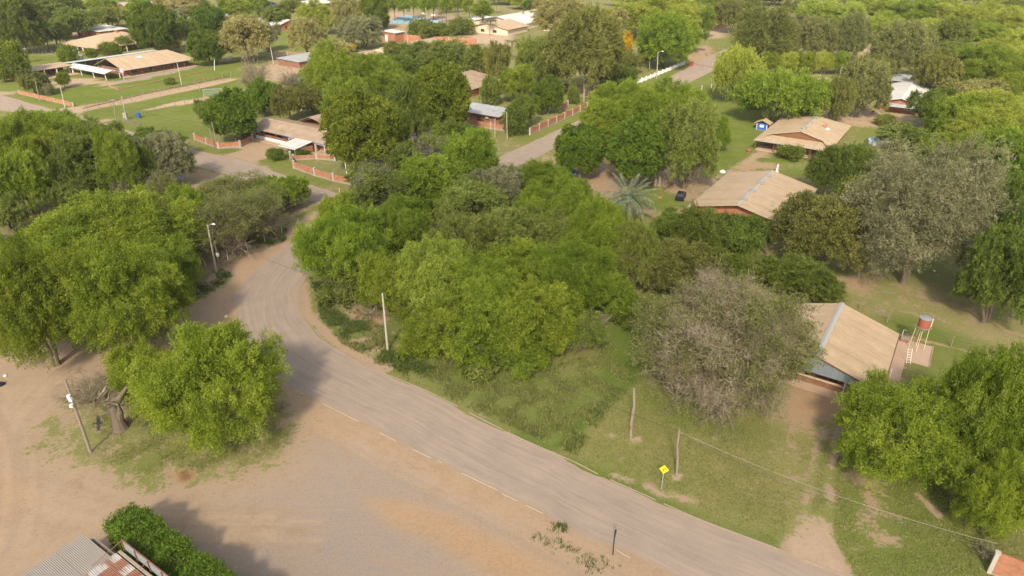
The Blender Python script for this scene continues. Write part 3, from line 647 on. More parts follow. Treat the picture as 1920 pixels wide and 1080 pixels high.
spk, _ = crown("sparse_crown", 34, 17, 10, lobes=100, lr=1.2, strings=26, slen=1.3, droop=.2, per=20, leaf=.25, lw=.09, ragged=.40, low=-.5)
spm, _ = crown("sparse_crown_small", 35, 9, 6, lobes=44, lr=.9, strings=20, slen=1.0, droop=.2, per=18, leaf=.25, lw=.085, ragged=.5, low=-.5)
ftw, _ = crown("fine_twigs", 37, 17, 10, lobes=90, lr=1.3, strings=24, slen=1.5, droop=.10, per=18, leaf=.62, lw=.030, ragged=.30, low=-.6, spr=.3)
blo, _ = crown("blossom_crown", 36, 6, 4.0, lobes=34, lr=.7, strings=10, slen=.6, droop=.2, per=9, leaf=.22, lw=.11, ragged=.5, low=-.1)

def fit(cx, cy, w, h, clear):
    """crown seen at (cx,cy), w x h photo pixels: its place, width and height in metres"""
    Wm, Vm = 8.0, 5.0
    for _ in range(12):
        zc = clear*Vm + Vm/2
        x, y = G(cx, cy, zc); d = y*CT+(CAMH-zc)*ST; Wm = w*d/FPX
        hh = h*d/FPX; el = math.atan2(CAMH-zc, y); se, ce = math.sin(el), math.cos(el)
        Vm = math.sqrt(max((hh**2-(Wm*se)**2), 0.0))/ce; Vm = min(max(Vm, .38*Wm), 1.25*Wm)
    return x, y, zc, Wm, Vm
rt = random.Random(77)
KIND = {  # kind -> crown shape, leaf material, clearance, thing name, category, group
 'mesA': ('mesA', 'mes', .12, 'mesquite_tree', 'tree'), 'mesB': ('mesB', 'mes', .10, 'mesquite_tree', 'tree'), 'mesC': ('mesC', 'mes', .12, 'mesquite_tree', 'tree'),
 'mebA': ('mesA', 'mesb', .12, 'mesquite_tree', 'tree'), 'mebB': ('mesB', 'mesb', .12, 'mesquite_tree', 'tree'), 'mebC': ('mesC', 'mesb', .12, 'mesquite_tree', 'tree'),
 'acac': ('acac', 'mesb', .22, 'acacia_tree', 'tree'), 'acad': ('acac', 'mes', .22, 'acacia_tree', 'tree'),
 'mixA': ('mixA', 'bush', .08, 'broadleaf_tree', 'tree'), 'mixB': ('mixB', 'bush', .08, 'broadleaf_tree', 'tree'), 'mixC': ('mixC', 'bush', .02, 'shrub', 'shrub'),
 'mxgA': ('mixA', 'mes', .06, 'broadleaf_tree', 'tree'), 'mxgB': ('mixB', 'mes', .06, 'broadleaf_tree', 'tree'), 'mxgC': ('mixC', 'mes', .02, 'shrub', 'shrub'),
 'drkA': ('mixA', 'dark', .06, 'dark_tree', 'tree'), 'drkB': ('mixB', 'dark', .05, 'dark_tree', 'tree'), 'drkC': ('mixC', 'dark', .02, 'shrub', 'shrub'),
 'manA': ('manA', 'mango', .10, 'mango_tree', 'tree'), 'manB': ('manB', 'mango', .08, 'mango_tree', 'tree'),
 'mabA': ('manA', 'citrus', .06, 'mango_tree', 'tree'), 'mabB': ('manB', 'citrus', .08, 'mango_tree', 'tree'),
 'citr': ('citr', 'citrus', .20, 'citrus_tree', 'tree'),
 'oliv': ('oliv', 'olive', .08, 'grey_leaved_tree', 'tree'), 'olvB': ('mixB', 'olive', .1, 'grey_leaved_tree', 'tree'), 'olvA': ('mixA', 'olive', .1, 'grey_leaved_tree', 'tree'),
 'olvC': ('mixC', 'olive', .02, 'grey_shrub', 'shrub'),
 'eucA': ('eucA', 'euc', .10, 'eucalyptus_tree', 'tree'), 'eucB': ('mixA', 'euc', .1, 'olive_green_tree', 'tree'), 'eucC': ('mixB', 'euc', .1, 'olive_green_tree', 'tree'),
 'eucY': ('mixA', 'thorn', .08, 'olive_green_tree', 'tree'),
 'palA': ('mixA', 'pale', .12, 'pale_tree', 'tree'), 'palB': ('mixB', 'pale', .12, 'pale_tree', 'tree'), 'palC': ('mixC', 'pale', .05, 'pale_shrub', 'shrub'),
 'row': ('row', 'mes', .7, 'slender_tree', 'tree'), 'yel': ('mixB', 'yellow', .2, 'yellow_flowering_tree', 'tree'),
}
TREES = []
def tree(cx, cy, w, h, kind, label, blossom=None, group=None):
    sh, mt, clear, nm, cat = KIND[kind]; s = SH[sh]
    x, y, zc, Wm, Vm = fit(cx, cy, w, h, clear)
    t = thing(nm, label, cat, (x, y, 0), rt.uniform(0, 6.28), group)
    k = Wm*1.02/s['W']; kz = Vm*1.05/s['V']
    c = bpy.data.objects.new("crown", s['crown']); COL.objects.link(c); c.parent = t; c.location = (0, 0, zc); c.scale = (k, k, kz)
    if not s['crown'].materials: s['crown'].materials.append(M['mes'])
    c.material_slots[0].link = 'OBJECT'; c.material_slots[0].material = M[mt]
    b = bpy.data.objects.new("trunk", s['trunk']); COL.objects.link(b); b.parent = t
    if not s['trunk'].materials: s['trunk'].materials.append(M['bark'])
    b.scale = (k, k, zc/s['zc'])
    if cy > 240 and w > 60 and mt == 'bush':
        if not TW['mid'].materials: TW['mid'].materials.append(M['dry'])
        q = bpy.data.objects.new('twigs', TW['mid']); COL.objects.link(q); q.parent = t; q.scale = (Wm*.98/9, Wm*.98/9, (zc+Vm*.5)/6.4); q.rotation_euler = (0, 0, rt.uniform(0, 6)); q.material_slots[0].link = 'OBJECT'; q.material_slots[0].material = M['dry']
    if blossom:
        q = bpy.data.objects.new("blossom", blo); COL.objects.link(q); q.parent = t; q.location = (0, 0, zc+Vm*.20); q.scale = (Wm*.72/6, Wm*.72/6, Vm*.62/4)
        if not blo.materials: blo.materials.append(M['purple'])
        q.material_slots[0].link = 'OBJECT'; q.material_slots[0].material = M[blossom]
    TREES.append(t); return t
def bare(cx, cy, w, h, size, label, leaves=None, clear=.1, twm='twig', nm='bare_tree', cat='tree', group=None):
    x, y, zc, Wm, Vm = fit(cx, cy, w, h, clear)
    t = thing(nm, label, cat, (x, y, 0), rt.uniform(0, 6.28), group)
    W0, V0, z0 = dict(big=(17, 10, 5.5), mid=(9, 6, 3.4), small=(4, 3, 1.8))[size]
    me = TW[size]
    if not me.materials: me.materials.append(M['dry'])
    o = bpy.data.objects.new("branches", me); COL.objects.link(o); o.parent = t; k = Wm/W0; o.scale = (k, k, (zc+Vm/2)/(z0+V0/2))
    o.material_slots[0].link = 'OBJECT'; o.material_slots[0].material = M['dry']
    if size != 'small':
        o2 = o.copy(); COL.objects.link(o2); o2.name = 'twigs'; o2.rotation_euler = (0, 0, 2.1); o2.scale = (k*.96, k*.96, (zc+Vm/2)/(z0+V0/2)*.97)
    if size == 'big':
        if not ftw.materials: ftw.materials.append(M['dry'])
        q = bpy.data.objects.new('fine_twigs', ftw); COL.objects.link(q); q.parent = t; q.location = (0, 0, zc); q.scale = (Wm*.98/17, Wm*.98/17, Vm*.98/10)
    if leaves:
        m2, (w2, v2) = (spk, (17, 10)) if size == 'big' else (spm, (9, 6))
        if not m2.materials: m2.materials.append(M['thorn'])
        q = bpy.data.objects.new("sparse_leaves", m2); COL.objects.link(q); q.parent = t; q.location = (0, 0, zc); q.scale = (Wm*1.03/w2, Wm*1.03/w2, Vm*1.03/v2)
        q.material_slots[0].link = 'OBJECT'; q.material_slots[0].material = M[leaves]
    return t
# palms
def frond_mesh(name, seed, L, droop, wid, n=26, sweep=.0, curl=.0):
    r = np.random.default_rng(seed); t = np.linspace(0, 1, 14); mb = []
    X = L*t*(1-.18*droop*t); Z = L*(.55*t-droop*t*t)
    pts = np.stack([X, np.zeros_like(X), Z], 1); tris = []; tone = []
    def q(a, b, c): tris.append((a, b, c)); tone.append(r.random())
    for a, b in zip(pts[:-1], pts[1:]):
        y = np.array([0, .03, 0]); q(a-y, a+y, b); q(a+np.array([0, 0, .03]), b+y, b-y)
    for k in range(n):
        s = .12+.88*k/(n-1); p = np.array([np.interp(s, t, pts[:, c]) for c in range(3)]); tg = unit(np.array([np.interp(min(1, s+.05), t, pts[:, c]) for c in range(3)])-p+1e-6)
        ln = wid*(math.sin(math.pi*min(1, s*.9+.1))**.6+.15)
        for sg in (-1, 1):
            d = unit(np.array([tg[0]*.55, sg*.85, tg[2]*.55-.25-.2*r.random()+.25*curl])); w = np.cross(d, [0, 0, 1]); w = unit(w)*.035
            q(p-w, p+w, p+d*ln*r.uniform(.85, 1.1))
    return tri_mesh(name, np.array(tris, float), np.array(tone))
FR = [frond_mesh("frond", 40+k, 4.4, .30+.11*k, .62, 34) for k in range(6)]
def palm_crown(name, seed, L, nf, wid, dr=(.2, 1.1)):
    r = np.random.default_rng(seed); Ts = []; tn = []
    for k in range(nf):
        f = frond_mesh("tmp", seed+k, L*r.uniform(.85, 1.1), r.uniform(*dr), wid, 20); n = len(f.polygons)*3; co = np.empty(n*3, np.float32); f.vertices.foreach_get("co", co); bpy.data.meshes.remove(f)
        co = co.reshape(-1, 3); a = k*2.399; c_, s_ = math.cos(a), math.sin(a); co = np.stack([co[:, 0]*c_-co[:, 1]*s_, co[:, 0]*s_+co[:, 1]*c_, co[:, 2]], 1)
        Ts.append(co.reshape(-1, 3, 3)); tn.append(r.random(len(co)//3))
    return tri_mesh(name, np.concatenate(Ts), np.concatenate(tn))
PC = palm_crown("palm_crown", 60, 2.6, 26, .55)
def palm(foot, top, label, wpx=None, mat='palmg', lean=0):
    (x, y), tp = top_of(foot, top); h = tp[2]
    t = thing("palm_tree", label, "palm", (x, y, 0), 0, "palms between the houses")
    mb = MB(); mb.tube([(0,0,-.1),(0,0,.3),((tp[0]-x)*.5,0,h*.5),(tp[0]-x,0,h)], [.24,.19,.16,.17], 8); obj("trunk", mb, M['bark'], t)
    d = y*CT+(CAMH-h)*ST; k = (wpx*d/FPX)/5.0 if wpx else 1
    c = obj("crown", PC, M['palmg'], t, (tp[0]-x, 0, h)); c.scale = (k,)*3
    c.material_slots[0].link = 'OBJECT'; c.material_slots[0].material = M[mat]; return t

# ------------------------------------------------------------------ the trees of the photograph
T = tree
T(215,445,320,180,'mesA',"largest feathery green mesquite crown of the left roadside clump, behind the street lamp")
T(62,575,215,220,'mesB',"bright green mesquite at the left frame edge overhanging the sandy yard")
T(228,560,255,200,'mesA',"drooping green mesquite on the sand edge, just left of the concrete lamp pole")
T(118,500,180,140,'mesC',"green mesquite crown between the two crowns hanging over the sandy yard")
T(318,500,120,110,'mesC',"small green mesquite crown directly left of the street lamp head")
T(28,480,90,80,'mesC',"green mesquite with lilac blossoms at the left frame edge", 'purple')
T(396,716,288,226,'mesA',"big round light green mesquite on the grassy island beside the road bend")
T(262,700,125,120,'mesC',"small green crown above the thick forked trunk on the grassy island")
T(60,275,190,120,'mesA',"bright green mesquite under the side road at the left frame edge")
T(165,300,170,120,'drkA',"dark green tree in the middle of the left thicket")
T(225,305,110,115,'mesC',"fresh green crown in the left thicket above the dark hollow")
T(300,300,125,95,'olvA',"pale olive tree beside the shaded part of the side road")
T(285,268,130,60,'drkB',"dark green tree below the lawn with the blue bin")
T(40,345,110,110,'mxgA',"rough green tree with brown twigs above the lilac mesquite")
T(130,360,90,60,'mixB',"low olive bush in front of the dark hollow of the left thicket")
T(105,235,130,50,'mesC',"green crown at the corner of the side road, far left")
T(185,252,90,50,'mixB',"dull green crown beside the road fork at far left")
T(12,400,80,70,'mixB',"brownish green bush at the left frame edge above the largest mesquite")
T(252,345,90,60,'olvB',"grey green bush beneath the pale olive tree")
T(355,395,85,95,'mesC',"bright green mesquite crown hanging among grey bare bushes left of the lamp")
bare(305,365,70,80,'mid',"grey leafless bush left of the hanging green crown", 'thorn', .05)
bare(438,358,150,70,'mid',"grey brown leafless thicket top behind the street lamp", 'thorn', .15)
T(420,400,95,75,'mixB',"dull green bush under the brown thorny tree by the street lamp")
T(500,372,80,70,'mixB',"dark dull bush behind the brown drooping roadside tree")
T(352,440,70,60,'drkB',"dark bush in the hollow left of the street lamp")
T(455,440,70,40,'drkC',"low dark undergrowth along the fence right of the street lamp")
T(330,520,60,50,'drkC',"dark undergrowth under the mesquite beside the street lamp foot")
T(150,580,110,90,'mesC',"green crown between the two drooping mesquites on the sand edge")
bare(425,415,150,110,'mid',"brown thorny tree above the cables beside the street lamp", 'thorn', .2)
bare(490,390,90,80,'mid',"brown drooping leafless tree at the roadside left of the green roundish tree", 'thorn', .3)
bare(345,455,80,60,'small',"low dead grey bush under the hanging green crown", None, .05)
T(537,358,88,66,'mxgB',"roundish green tree at the corner of road and side road")
T(485,357,75,44,'mixB',"dull green bush left of the roundish corner tree")
T(460,395,60,60,'mesC',"small fresh green tuft in the brown thicket")
T(390,375,60,50,'mixB',"dull green bush in the middle of the roadside thicket")
bare(172,722,190,125,'mid',"grey dead bush left of the forked trunk on the grassy island", None, .05)
# the central wood
T(650,465,190,145,'mesB',"mesquite leaning over the road bend at the left of the central wood")
T(640,400,100,80,'mesC',"mesquite crown at the far left of the central wood beside the road")
T(705,370,150,110,'mixA',"green tree dotted with lilac blossoms behind the brick wall corner", 'purple')
T(700,325,110,60,'mixB',"lilac flowering crown just below the orange brick wall", 'purple')
T(800,300,150,90,'mixA',"green crown with faded lilac blossoms at the back of the central wood", 'purple')
T(880,300,120,110,'mesC',"green crown at the far right back corner of the central wood near the road")
T(800,350,170,110,'mxgA',"green crown in the upper middle of the central wood")
T(880,390,170,110,'mixA',"dull green crown in the upper centre of the central wood")
T(750,430,150,110,'mesB',"green crown with a dark gap beneath it in the left of the central wood")
T(930,365,130,100,'olvA',"grey green crown in the upper right of the central wood")
T(1005,345,170,85,'mesB',"light green crown at the top right of the central wood beside the palm")
T(1075,380,115,90,'mesC',"fresh green crown left of the silver palm trunk")
T(1010,395,150,90,'mesB',"green crown below the topmost crowns right of centre")
T(1120,455,160,140,'mesB',"brightest green crown at the right side of the central wood")
T(1050,450,120,110,'mixB',"dull twiggy crown between two bright crowns of the central wood")
T(960,440,160,110,'mixA',"dull green crown in the middle of the central wood")
T(1195,480,100,150,'mixA',"narrow dull green crown on the right flank of the central wood")
T(860,460,150,110,'mixA',"olive crown just left of the centre of the picture")
T(810,520,190,140,'mebB',"light green mesquite crown in the lower left of the central wood")
T(720,530,130,110,'mesC',"green crown above the concrete pole")
T(900,545,180,130,'mesB',"fresh green crown in the front of the central wood")
T(985,510,170,120,'mxgA',"green crown in the very centre of the central wood")
T(1070,520,170,130,'mesB',"bright green crown at the front right of the central wood")
T(1145,550,130,90,'mxgA',"low bright green crown at the front right edge of the central wood")
T(820,610,160,110,'mesC',"low green crown right of the concrete pole")
T(920,620,190,130,'mxgA',"wide low green crown on the front edge of the central wood")
T(1015,600,190,140,'mxgA',"green crown with bare twigs at the front of the central wood")
T(990,670,120,80,'mxgB',"lowest green bush on the front edge of the central wood")
T(1080,620,120,90,'mixB',"low dull green bush on the right front edge of the central wood")
T(900,680,100,50,'mixC',"low weedy shrub at the front edge of the central wood")
T(1185,590,90,55,'drkB',"dark low bush between the central wood and the bare thorn tree")
T(780,650,70,50,'mxgC',"small green shrub right of the concrete pole foot")
T(640,545,80,60,'mixC',"weedy shrub under the leaning mesquite at the road bend")
bare(880,625,120,80,'small',"bare twiggy bush inside the front of the central wood", None, .05)
bare(1110,600,110,70,'small',"bare twiggy bush on the right front edge of the central wood", None, .05)
bare(690,575,110,70,'small',"tangle of bare brown twigs left of the concrete pole", None, .02)
T(1255,440,120,90,'drkA',"dark green tree in front of the palm and left of the vented roof")
T(1305,448,125,112,'drkA',"dark green bushy tree below the left corner of the vented roof")
T(1382,443,112,92,'drkB',"bushy dark tree in front of the vented roof corner")
T(1270,500,150,110,'eucB',"olive green tree above the bare thorn tree")
T(1375,500,120,70,'drkB',"dark bush behind the bare thorn tree")
T(1505,520,160,85,'drkA',"trimmed dark green bush row behind the barn roof")
T(1340,428,84,66,'drkB',"dark bush rising before the middle of the vented roof")
T(1404,436,90,72,'drkB',"dark bush between the fan palm and the vented roof")
T(1430,500,80,60,'mixB',"small dull bush beside the fan palm")
bare(1360,632,345,250,'big',"broad grey brown thorn tree with sparse leaves, left of the barn", 'thorn', .22, nm='thorn_tree')
T(1255,665,140,95,'olvB',"greenish low branch mass on the left side of the thorn tree")
# right side
T(1735,396,290,262,'oliv',"largest grey leaved tree, right of the vented roof")
T(1588,322,130,100,'drkA',"dark green tree between the tan hipped roof and the large grey tree")
T(1543,434,190,140,'eucB',"olive green tree right of the vented roof")
T(1484,412,48,50,'drkB',"dark bush at the lower corner of the vented roof")
T(1610,375,70,80,'citr',"yellowish tree squeezed between olive tree and large grey tree")
T(1895,440,170,200,'drkA',"dark green tree at the right frame edge beside the large grey tree")
T(1885,520,165,175,'drkA',"dark hanging crown at the right frame edge above the dry lawn")
bare(1620,480,110,90,'small',"pale leafless shrub at the edge of the dry lawn", None, .05)
T(1700,805,280,215,'mesA',"big light green mesquite in front of the barn")
T(1862,775,220,235,'mesA',"big green mesquite at the right frame edge beside the barn's mesquite")
T(1875,930,170,160,'mesB',"low hanging green mesquite crown above the bottom right corner")
bare(1850,1030,70,60,'small',"dark dead bush beside the brick wall corner at bottom right", None, .05)
T(1855,225,190,100,'mebA',"wide light green mesquite right of the white roofed house")
T(1800,290,150,80,'mesC',"fresh green crown behind the large grey tree", None)
T(1890,300,140,110,'mxgA',"green tree with yellow flowers at the right frame edge behind the large grey tree")
T(1750,200,90,75,'drkB',"dark green tree against the right side of the white roofed house")
T(1830,170,120,45,'palB',"pale greyish crown behind the wide light green mesquite")
T(1700,255,110,35,'mixB',"low hedge bush beside the round pool")
T(1620,165,105,95,'eucY',"half bare brownish tree with a pale trunk in front of the white roofed house")
T(1575,185,75,85,'eucC',"olive tree beside the tall leaning lamp post")
T(1465,180,155,80,'acad',"umbrella shaped acacia behind the blue playhouse")
T(1382,137,105,75,'acac',"light green acacia at the end of the side lane")
T(1430,60,125,110,'eucA',"tall drooping eucalyptus where the far lane ends")
T(1370,25,70,60,'eucC',"olive tree behind the tall eucalyptus")
for k, x in enumerate((1445,1478,1511,1544,1577)): T(x,117,44,36,'mebC' if k%2 else 'mesC',("leftmost","second from left","middle","second from right","rightmost")[k]+" green tree of the hedge row along the sandy yard", group="hedge row behind the sandy yard")
T(1470,75,80,70,'eucY',"olive brown tree right of the tall eucalyptus")
T(1530,75,90,75,'eucY',"second olive brown tree right of the tall eucalyptus")
T(1595,70,80,80,'eucY',"olive tree with the cross armed pole in front of it")
T(1690,95,140,95,'eucY',"broad olive tree behind the grey roofed shed")
T(1640,130,80,60,'eucC',"dull olive tree left of the grey roofed shed")
T(1755,135,90,80,'eucC',"olive tree right of the grey roofed shed")
T(1845,130,170,80,'mesA',"green mesquite with the white dish above it at the right")
T(1790,65,100,60,'mixB',"dark green crown in the wood at upper right", None)
far_r = [(1535,22,90,40,'mebC'),(1590,28,80,40,'mebC'),(1640,15,110,40,'mebC'),(1655,50,100,45,'mebB'),(1715,22,110,42,'mesC'),(1730,60,90,45,'mebC'),(1700,82,80,40,'palB'),
         (1785,28,100,40,'mebC'),(1850,30,110,42,'mebB'),(1900,40,90,50,'mebC'),(1850,68,120,45,'mesC'),(1905,78,90,45,'mebC'),(1870,100,110,45,'mebB'),(1915,115,80,50,'mebC'),
         (1800,95,90,40,'mixB'),(1900,165,80,50,'mesC'),(1760,12,90,26,'mebC'),(1500,15,60,34,'eucC'),(1905,12,70,30,'mixB')]
wr = ["behind the pale clearing at upper right","right of the orange dirt clearing at top right","under the second far roof at the top","in the middle of the upper right wood","beneath the long far roof at the top right","left of the dark crown in the upper right wood","pale and greyish in the upper right wood",
      "under the white far roof at the top right","beneath the green far roof in the top right corner","touching the right frame edge in the third row of the wood","below the top right corner crowns","on the right frame edge, fourth row of the wood","above the mesquite with the white dish","on the right frame edge above the mesquite with the dish",
      "dull green between lighter crowns left of the dish","on the right frame edge below the mesquite with the dish","smallest at the top edge above the upper right wood","at the top edge right of the eucalyptus","in the top right corner"]
for (x, y, w, h, k), s in zip(far_r, wr): T(x,y,w,h,k,"tree crown "+s, group="far wood at upper right")
# behind the side road, middle
T(680,250,158,150,'mabA',"large dense glossy green mango tree in front of the long brown roof")
T(820,187,125,128,'mabA',"tall bright green tree in the middle of the dark tree group")
T(775,205,110,110,'drkA',"dark green tree left of the tall bright green one")
T(735,240,90,90,'drkB',"dark tree squeezed behind the large mango tree")
T(690,150,150,85,'mesA',"green feathery tree in the middle distance left of the tall bright one")
T(620,145,120,100,'mesB',"green feathery tree behind the rusty water tank, left of the dark tree group")
T(650,190,100,80,'mesC',"green crown behind the large mango tree")
T(740,125,110,50,'drkB',"dark crown in front of the small brick tower")
T(822,108,135,60,'mixA',"dark green bushy tree below the long orange wall")
T(580,186,78,52,'eucC',"dull olive tree behind the brown roof wing")
T(538,192,62,66,'eucC',"olive tree behind the left end of the long brown roof")
T(492,182,65,60,'manB',"dark glossy tree behind the side road house")
T(434,215,100,88,'manA',"dense dark mango tree left of the long brown roof")
T(400,210,70,60,'mixB',"dull green tree beneath the rusty water tank")
T(850,250,90,55,'drkB',"dark bushy tree in front of the brick shed")
T(840,290,70,50,'mxgB',"low green tree at the back of the central wood near the shed")
T(1090,282,100,92,'manA',"round dark mango tree at the sandy corner of the far road")
T(1170,215,170,110,'mesA',"wide feathery green tree over the far road")
T(1250,215,160,110,'mesB',"wide green tree top right of the far road trees")
T(1200,280,140,120,'manA',"dark dense tree in the middle of the big clump by the far road")
T(1290,270,130,150,'mixA',"dense olive green tree at the right of the big clump by the far road")
T(1140,235,90,90,'drkB',"dark tree behind the round mango tree")
T(1345,250,50,80,'mesC',"light green fringe tree beside the lawn at the right of the big clump")
T(1100,95,150,140,'eucB',"tall dark olive tree left of the yellow flowering tree")
T(1060,35,140,75,'palA',"pale yellowish tree behind the tall dark olive tree")
T(1130,42,100,60,'palB',"pale crown behind the yellow flowering tree")
T(1168,85,42,55,'yel',"tree covered in yellow blossoms left of the lane")
T(1180,115,55,40,'eucC',"olive bush beneath the yellow flowering tree")
T(1250,75,135,90,'mxgA',"dense green tree behind the white fence")
T(1235,28,180,65,'mebA',"wide bright green crown at the top centre right")
T(1315,38,60,50,'mesC',"bright green crown left of the distant lane end")
T(1212,100,36,36,'drkB',"small dark tree behind the white fence")
T(1012,118,110,85,'mixA',"mid green tree in front of the white house")
T(970,155,80,60,'mesC',"fresh green tree beside the brown metal roof")
T(1028,178,56,62,'manB',"small glossy green tree in the brick walled yard")
T(985,205,60,60,'drkB',"dark tree beside the brick boundary wall")
T(965,228,50,50,'drkC',"dark bushy shrub at the corner of the brick boundary wall")
T(1138,130,46,44,'manB',"fresh green small tree above the brick wall with columns")
T(1165,138,70,35,'drkB',"dark bush left of the white fence")
T(905,115,80,60,'mixB',"green tree between the floodlight mast and the palms")
T(935,115,60,80,'eucC',"olive tree in front of the white house")
T(1075,178,26,34,'drkC',"thin dark sapling inside the brick walled yard")
T(820,58,80,36,'mixB',"dull green shrub in front of the blue court")
T(865,50,60,28,'mixC',"low olive shrub right of the blue court")
T(790,55,60,30,'drkC',"dark shrub at the near side of the blue court")
T(920,172,40,60,'drkC',"dark narrow bush beside the brick wall of the brown roof house")
T(1295,65,60,50,'mesC',"green crown right of the dense tree behind the white fence")
# upper left
T(30,45,110,95,'drkA',"large dark tree in the upper left corner")
T(95,15,120,36,'drkB',"dark tree behind the brown roof at upper left")
T(18,110,60,60,'citr',"dense citrus bush at the left frame edge beside the water tank")
T(5,140,30,20,'citr',"low citrus bush at the left frame edge above the brick wall")
T(145,40,90,50,'mixB',"dull green tree behind the hip roofed house")
T(110,50,60,40,'mixB',"bush left of the hip roofed house")
T(200,30,90,40,'mixB',"green tree in front of the porch roof at upper left")
T(190,8,60,26,'mesC',"light green crown at the top edge, upper left")
T(290,52,90,80,'manA',"dense dark mango tree right of the hip roofed house")
T(265,18,60,40,'mxgB',"bright green tree behind the dense mango tree")
T(390,38,62,54,'manB',"green mango tree left of the pale tree at upper left")
T(388,88,72,55,'manA',"dark mango tree at the end of the long veranda roof")
T(458,70,115,72,'palA',"pale olive tree beyond the veranda lawn")
T(102,62,60,42,'mixB',"dull bush behind the tall palm at upper left")
T(55,78,60,36,'olvB',"greyish tree between the dark corner tree and the citrus bushes")
T(232,82,34,24,'mixC',"low bush at the right corner of the hip roofed house")
T(350,58,50,50,'drkB',"dark tree between the dense mango tree and the pale olive tree")
T(1510,198,50,34,'drkC',"dark shrub in the shade of the umbrella acacia")
T(1420,185,60,34,'drkC',"dark undergrowth between the two acacias")
T(1790,225,110,90,'mesC',"green tree between the dark tree and the wide light mesquite")
T(1660,225,40,20,'mixC',"low weeds at the sandy lot in front of the white roofed house")
T(750,98,70,40,'mixB',"dull tree in front of the gablet roof")
T(345,15,110,40,'palB',"pale green tree at the top edge above the white garage")
T(440,14,90,36,'mesC',"light green tree at the top edge above the pale olive tree")
T(500,65,55,50,'olvB',"olive tree left of the small brick gabled house")
T(515,28,70,40,'mixB',"dull green tree behind the small brick gabled house")
T(575,68,72,62,'palA',"pale brownish tree on the small lawn in the far middle")
T(590,32,80,50,'mebB',"bright green tree left of the pale yellow tree")
T(652,30,68,62,'palA',"pale yellow tree in the far middle")
T(675,60,95,52,'olvA',"olive tree in front of the pale yellow tree")
T(700,22,60,55,'mabB',"dark bright green tree left of the blue court")
T(712,38,34,28,'manB',"small dark tree at the corner of the blue court")
T(625,95,80,40,'palB',"pale low tree left of the gabled roof with the small tower")
T(660,88,18,14,'yel',"small yellow bush left of the gabled roof")
T(315,85,50,26,'palC',"reddish pale shrub behind the long veranda roof")
T(127,102,36,32,'citr',"citrus tree in front of the hip roofed house, left one")
T(207,93,38,26,'citr',"citrus tree at the front corner of the hip roofed house")
T(170,100,26,18,'citr',"small citrus bush behind the pale porch roof")
T(117,148,27,24,'citr',"round lone citrus tree on the front lawn")
T(62,154,56,40,'eucC',"olive shrub in front of the carport")
T(88,168,26,20,'olvC',"grey shrub beside the low brick wall")
T(318,152,22,12,'mixC',"low shrub on the terrace edge")
bare(474,125,85,82,'mid',"grey bare tree at the end of the lawn path", None, .15)
bare(540,142,60,40,'mid',"grey bare tree beside the grey flat roof", None, .1)
T(560,152,36,22,'olvC',"blue grey low palm like bush beside the bare tree")
T(460,250,20,12,'drkC',"small dark shrub inside the brick wall")
T(516,290,36,22,'drkC',"dark round flower shrub in front of the grey lean-to")
T(567,288,30,14,'drkC',"clipped shrub behind the brick wall with columns")
rowx = [738,756,774,796,812,836,858,880,822,846]; rowy = [6,8,2,8,4,10,4,12,-6,-8]
for k, (x, y) in enumerate(zip(rowx, rowy)): T(x,y,26,26,'row',"slender tree behind the blue court, "+["first","second","third","fourth","fifth","sixth","seventh","eighth"][sorted(rowx[:8]).index(x)]+" from the left" if k < 8 else ["slender tree in the rear row behind the blue court, left one","slender tree in the rear row behind the blue court, right one"][k-8], group="slender trees behind the blue court")
T(905,18,40,30,'row',"slender tree right of the blue court row")
topl = [(25,-2,90,30),(480,4,60,24),(545,10,50,22),(980,2,60,20),(1010,12,70,30),(1330,2,60,24),(1400,-4,60,26),(240,-14,80,24),(560,-14,90,26),(700,-14,80,24),(950,-12,90,26),(1180,-10,90,26),(1450,-8,80,26),(1600,-10,100,26),(1700,-16,90,26),(1840,-12,100,26)]
for k, (x, y, w, h) in enumerate(topl):
    T(x,y,w,h,('drkB','mesC','mixB','mebC')[k%4],"far green crown on the top edge "+["in the left corner","above the small gabled house","left of the far white roof","above the white house","right of the white house","above the eucalyptus","above the distant lane","above the porch roof","above the far white roof","above the pale yellow tree","above the white house's palm","above the pale trees","above the eucalyptus wood","above the clearing","above the long far roof","above the green far roof"][k], group="far trees along the top edge")
# palms
t = thing("date_palm", "silver green date palm with long stiff fronds beside the central wood", "palm", G(1172,418), 0)
(xb, yb), tp = top_of((1172,415), (1176,372)); t.location = (xb, yb, 0)
mb = MB(); mb.tube([(0,0,-.2),(0,0,.5),(.1,0,tp[2]*.5),(.15,0,tp[2])], [.42,.34,.30,.36], 10); obj("trunk", mb, M['bark'], t)
mb = MB()
for k in range(40):
    a = k*2.4; z = tp[2]*(.45+.012*k); mb.tube([(.12+.28*math.cos(a),.28*math.sin(a),z),(.12+.62*math.cos(a),.62*math.sin(a),z-.25)], [.05,.02], 3)
o = obj("frond_stubs", mb, M['wood'], t)
for k in range(44):
    f = obj("frond", FR[min(5, k*6//44)], M['palm'], t, (.15, 0, tp[2])); f.rotation_euler = (0, -.62+.030*k, k*2.399); f.scale = (1.6, 1.6, 1.6) if k > 12 else (1.35,1.35,1.35)
palm((1436,478),(1436,428),"shaggy fan palm in front of the vented roof",34)
palm((1387,480),(1390,428),"low palm fronds poking up before the vented roof",34,'palm')
palm((92,97),(84,55),"tall palm left of the hip roofed house",48)
palm((322,75),(322,22),"tall grey green palm beside the dense mango tree",56,'palm')
palm((918,66),(920,38),"round headed palm in front of the white house",28)
palm((932,25),(930,5),"palm behind the white house",26)
palm((960,112),(960,78),"palm between the white house and the green tree",32)
palm((892,125),(892,88),"dark palm right of the long orange wall",34)
palm((1003,48),(1002,22),"palm at the right gable of the white house",24)
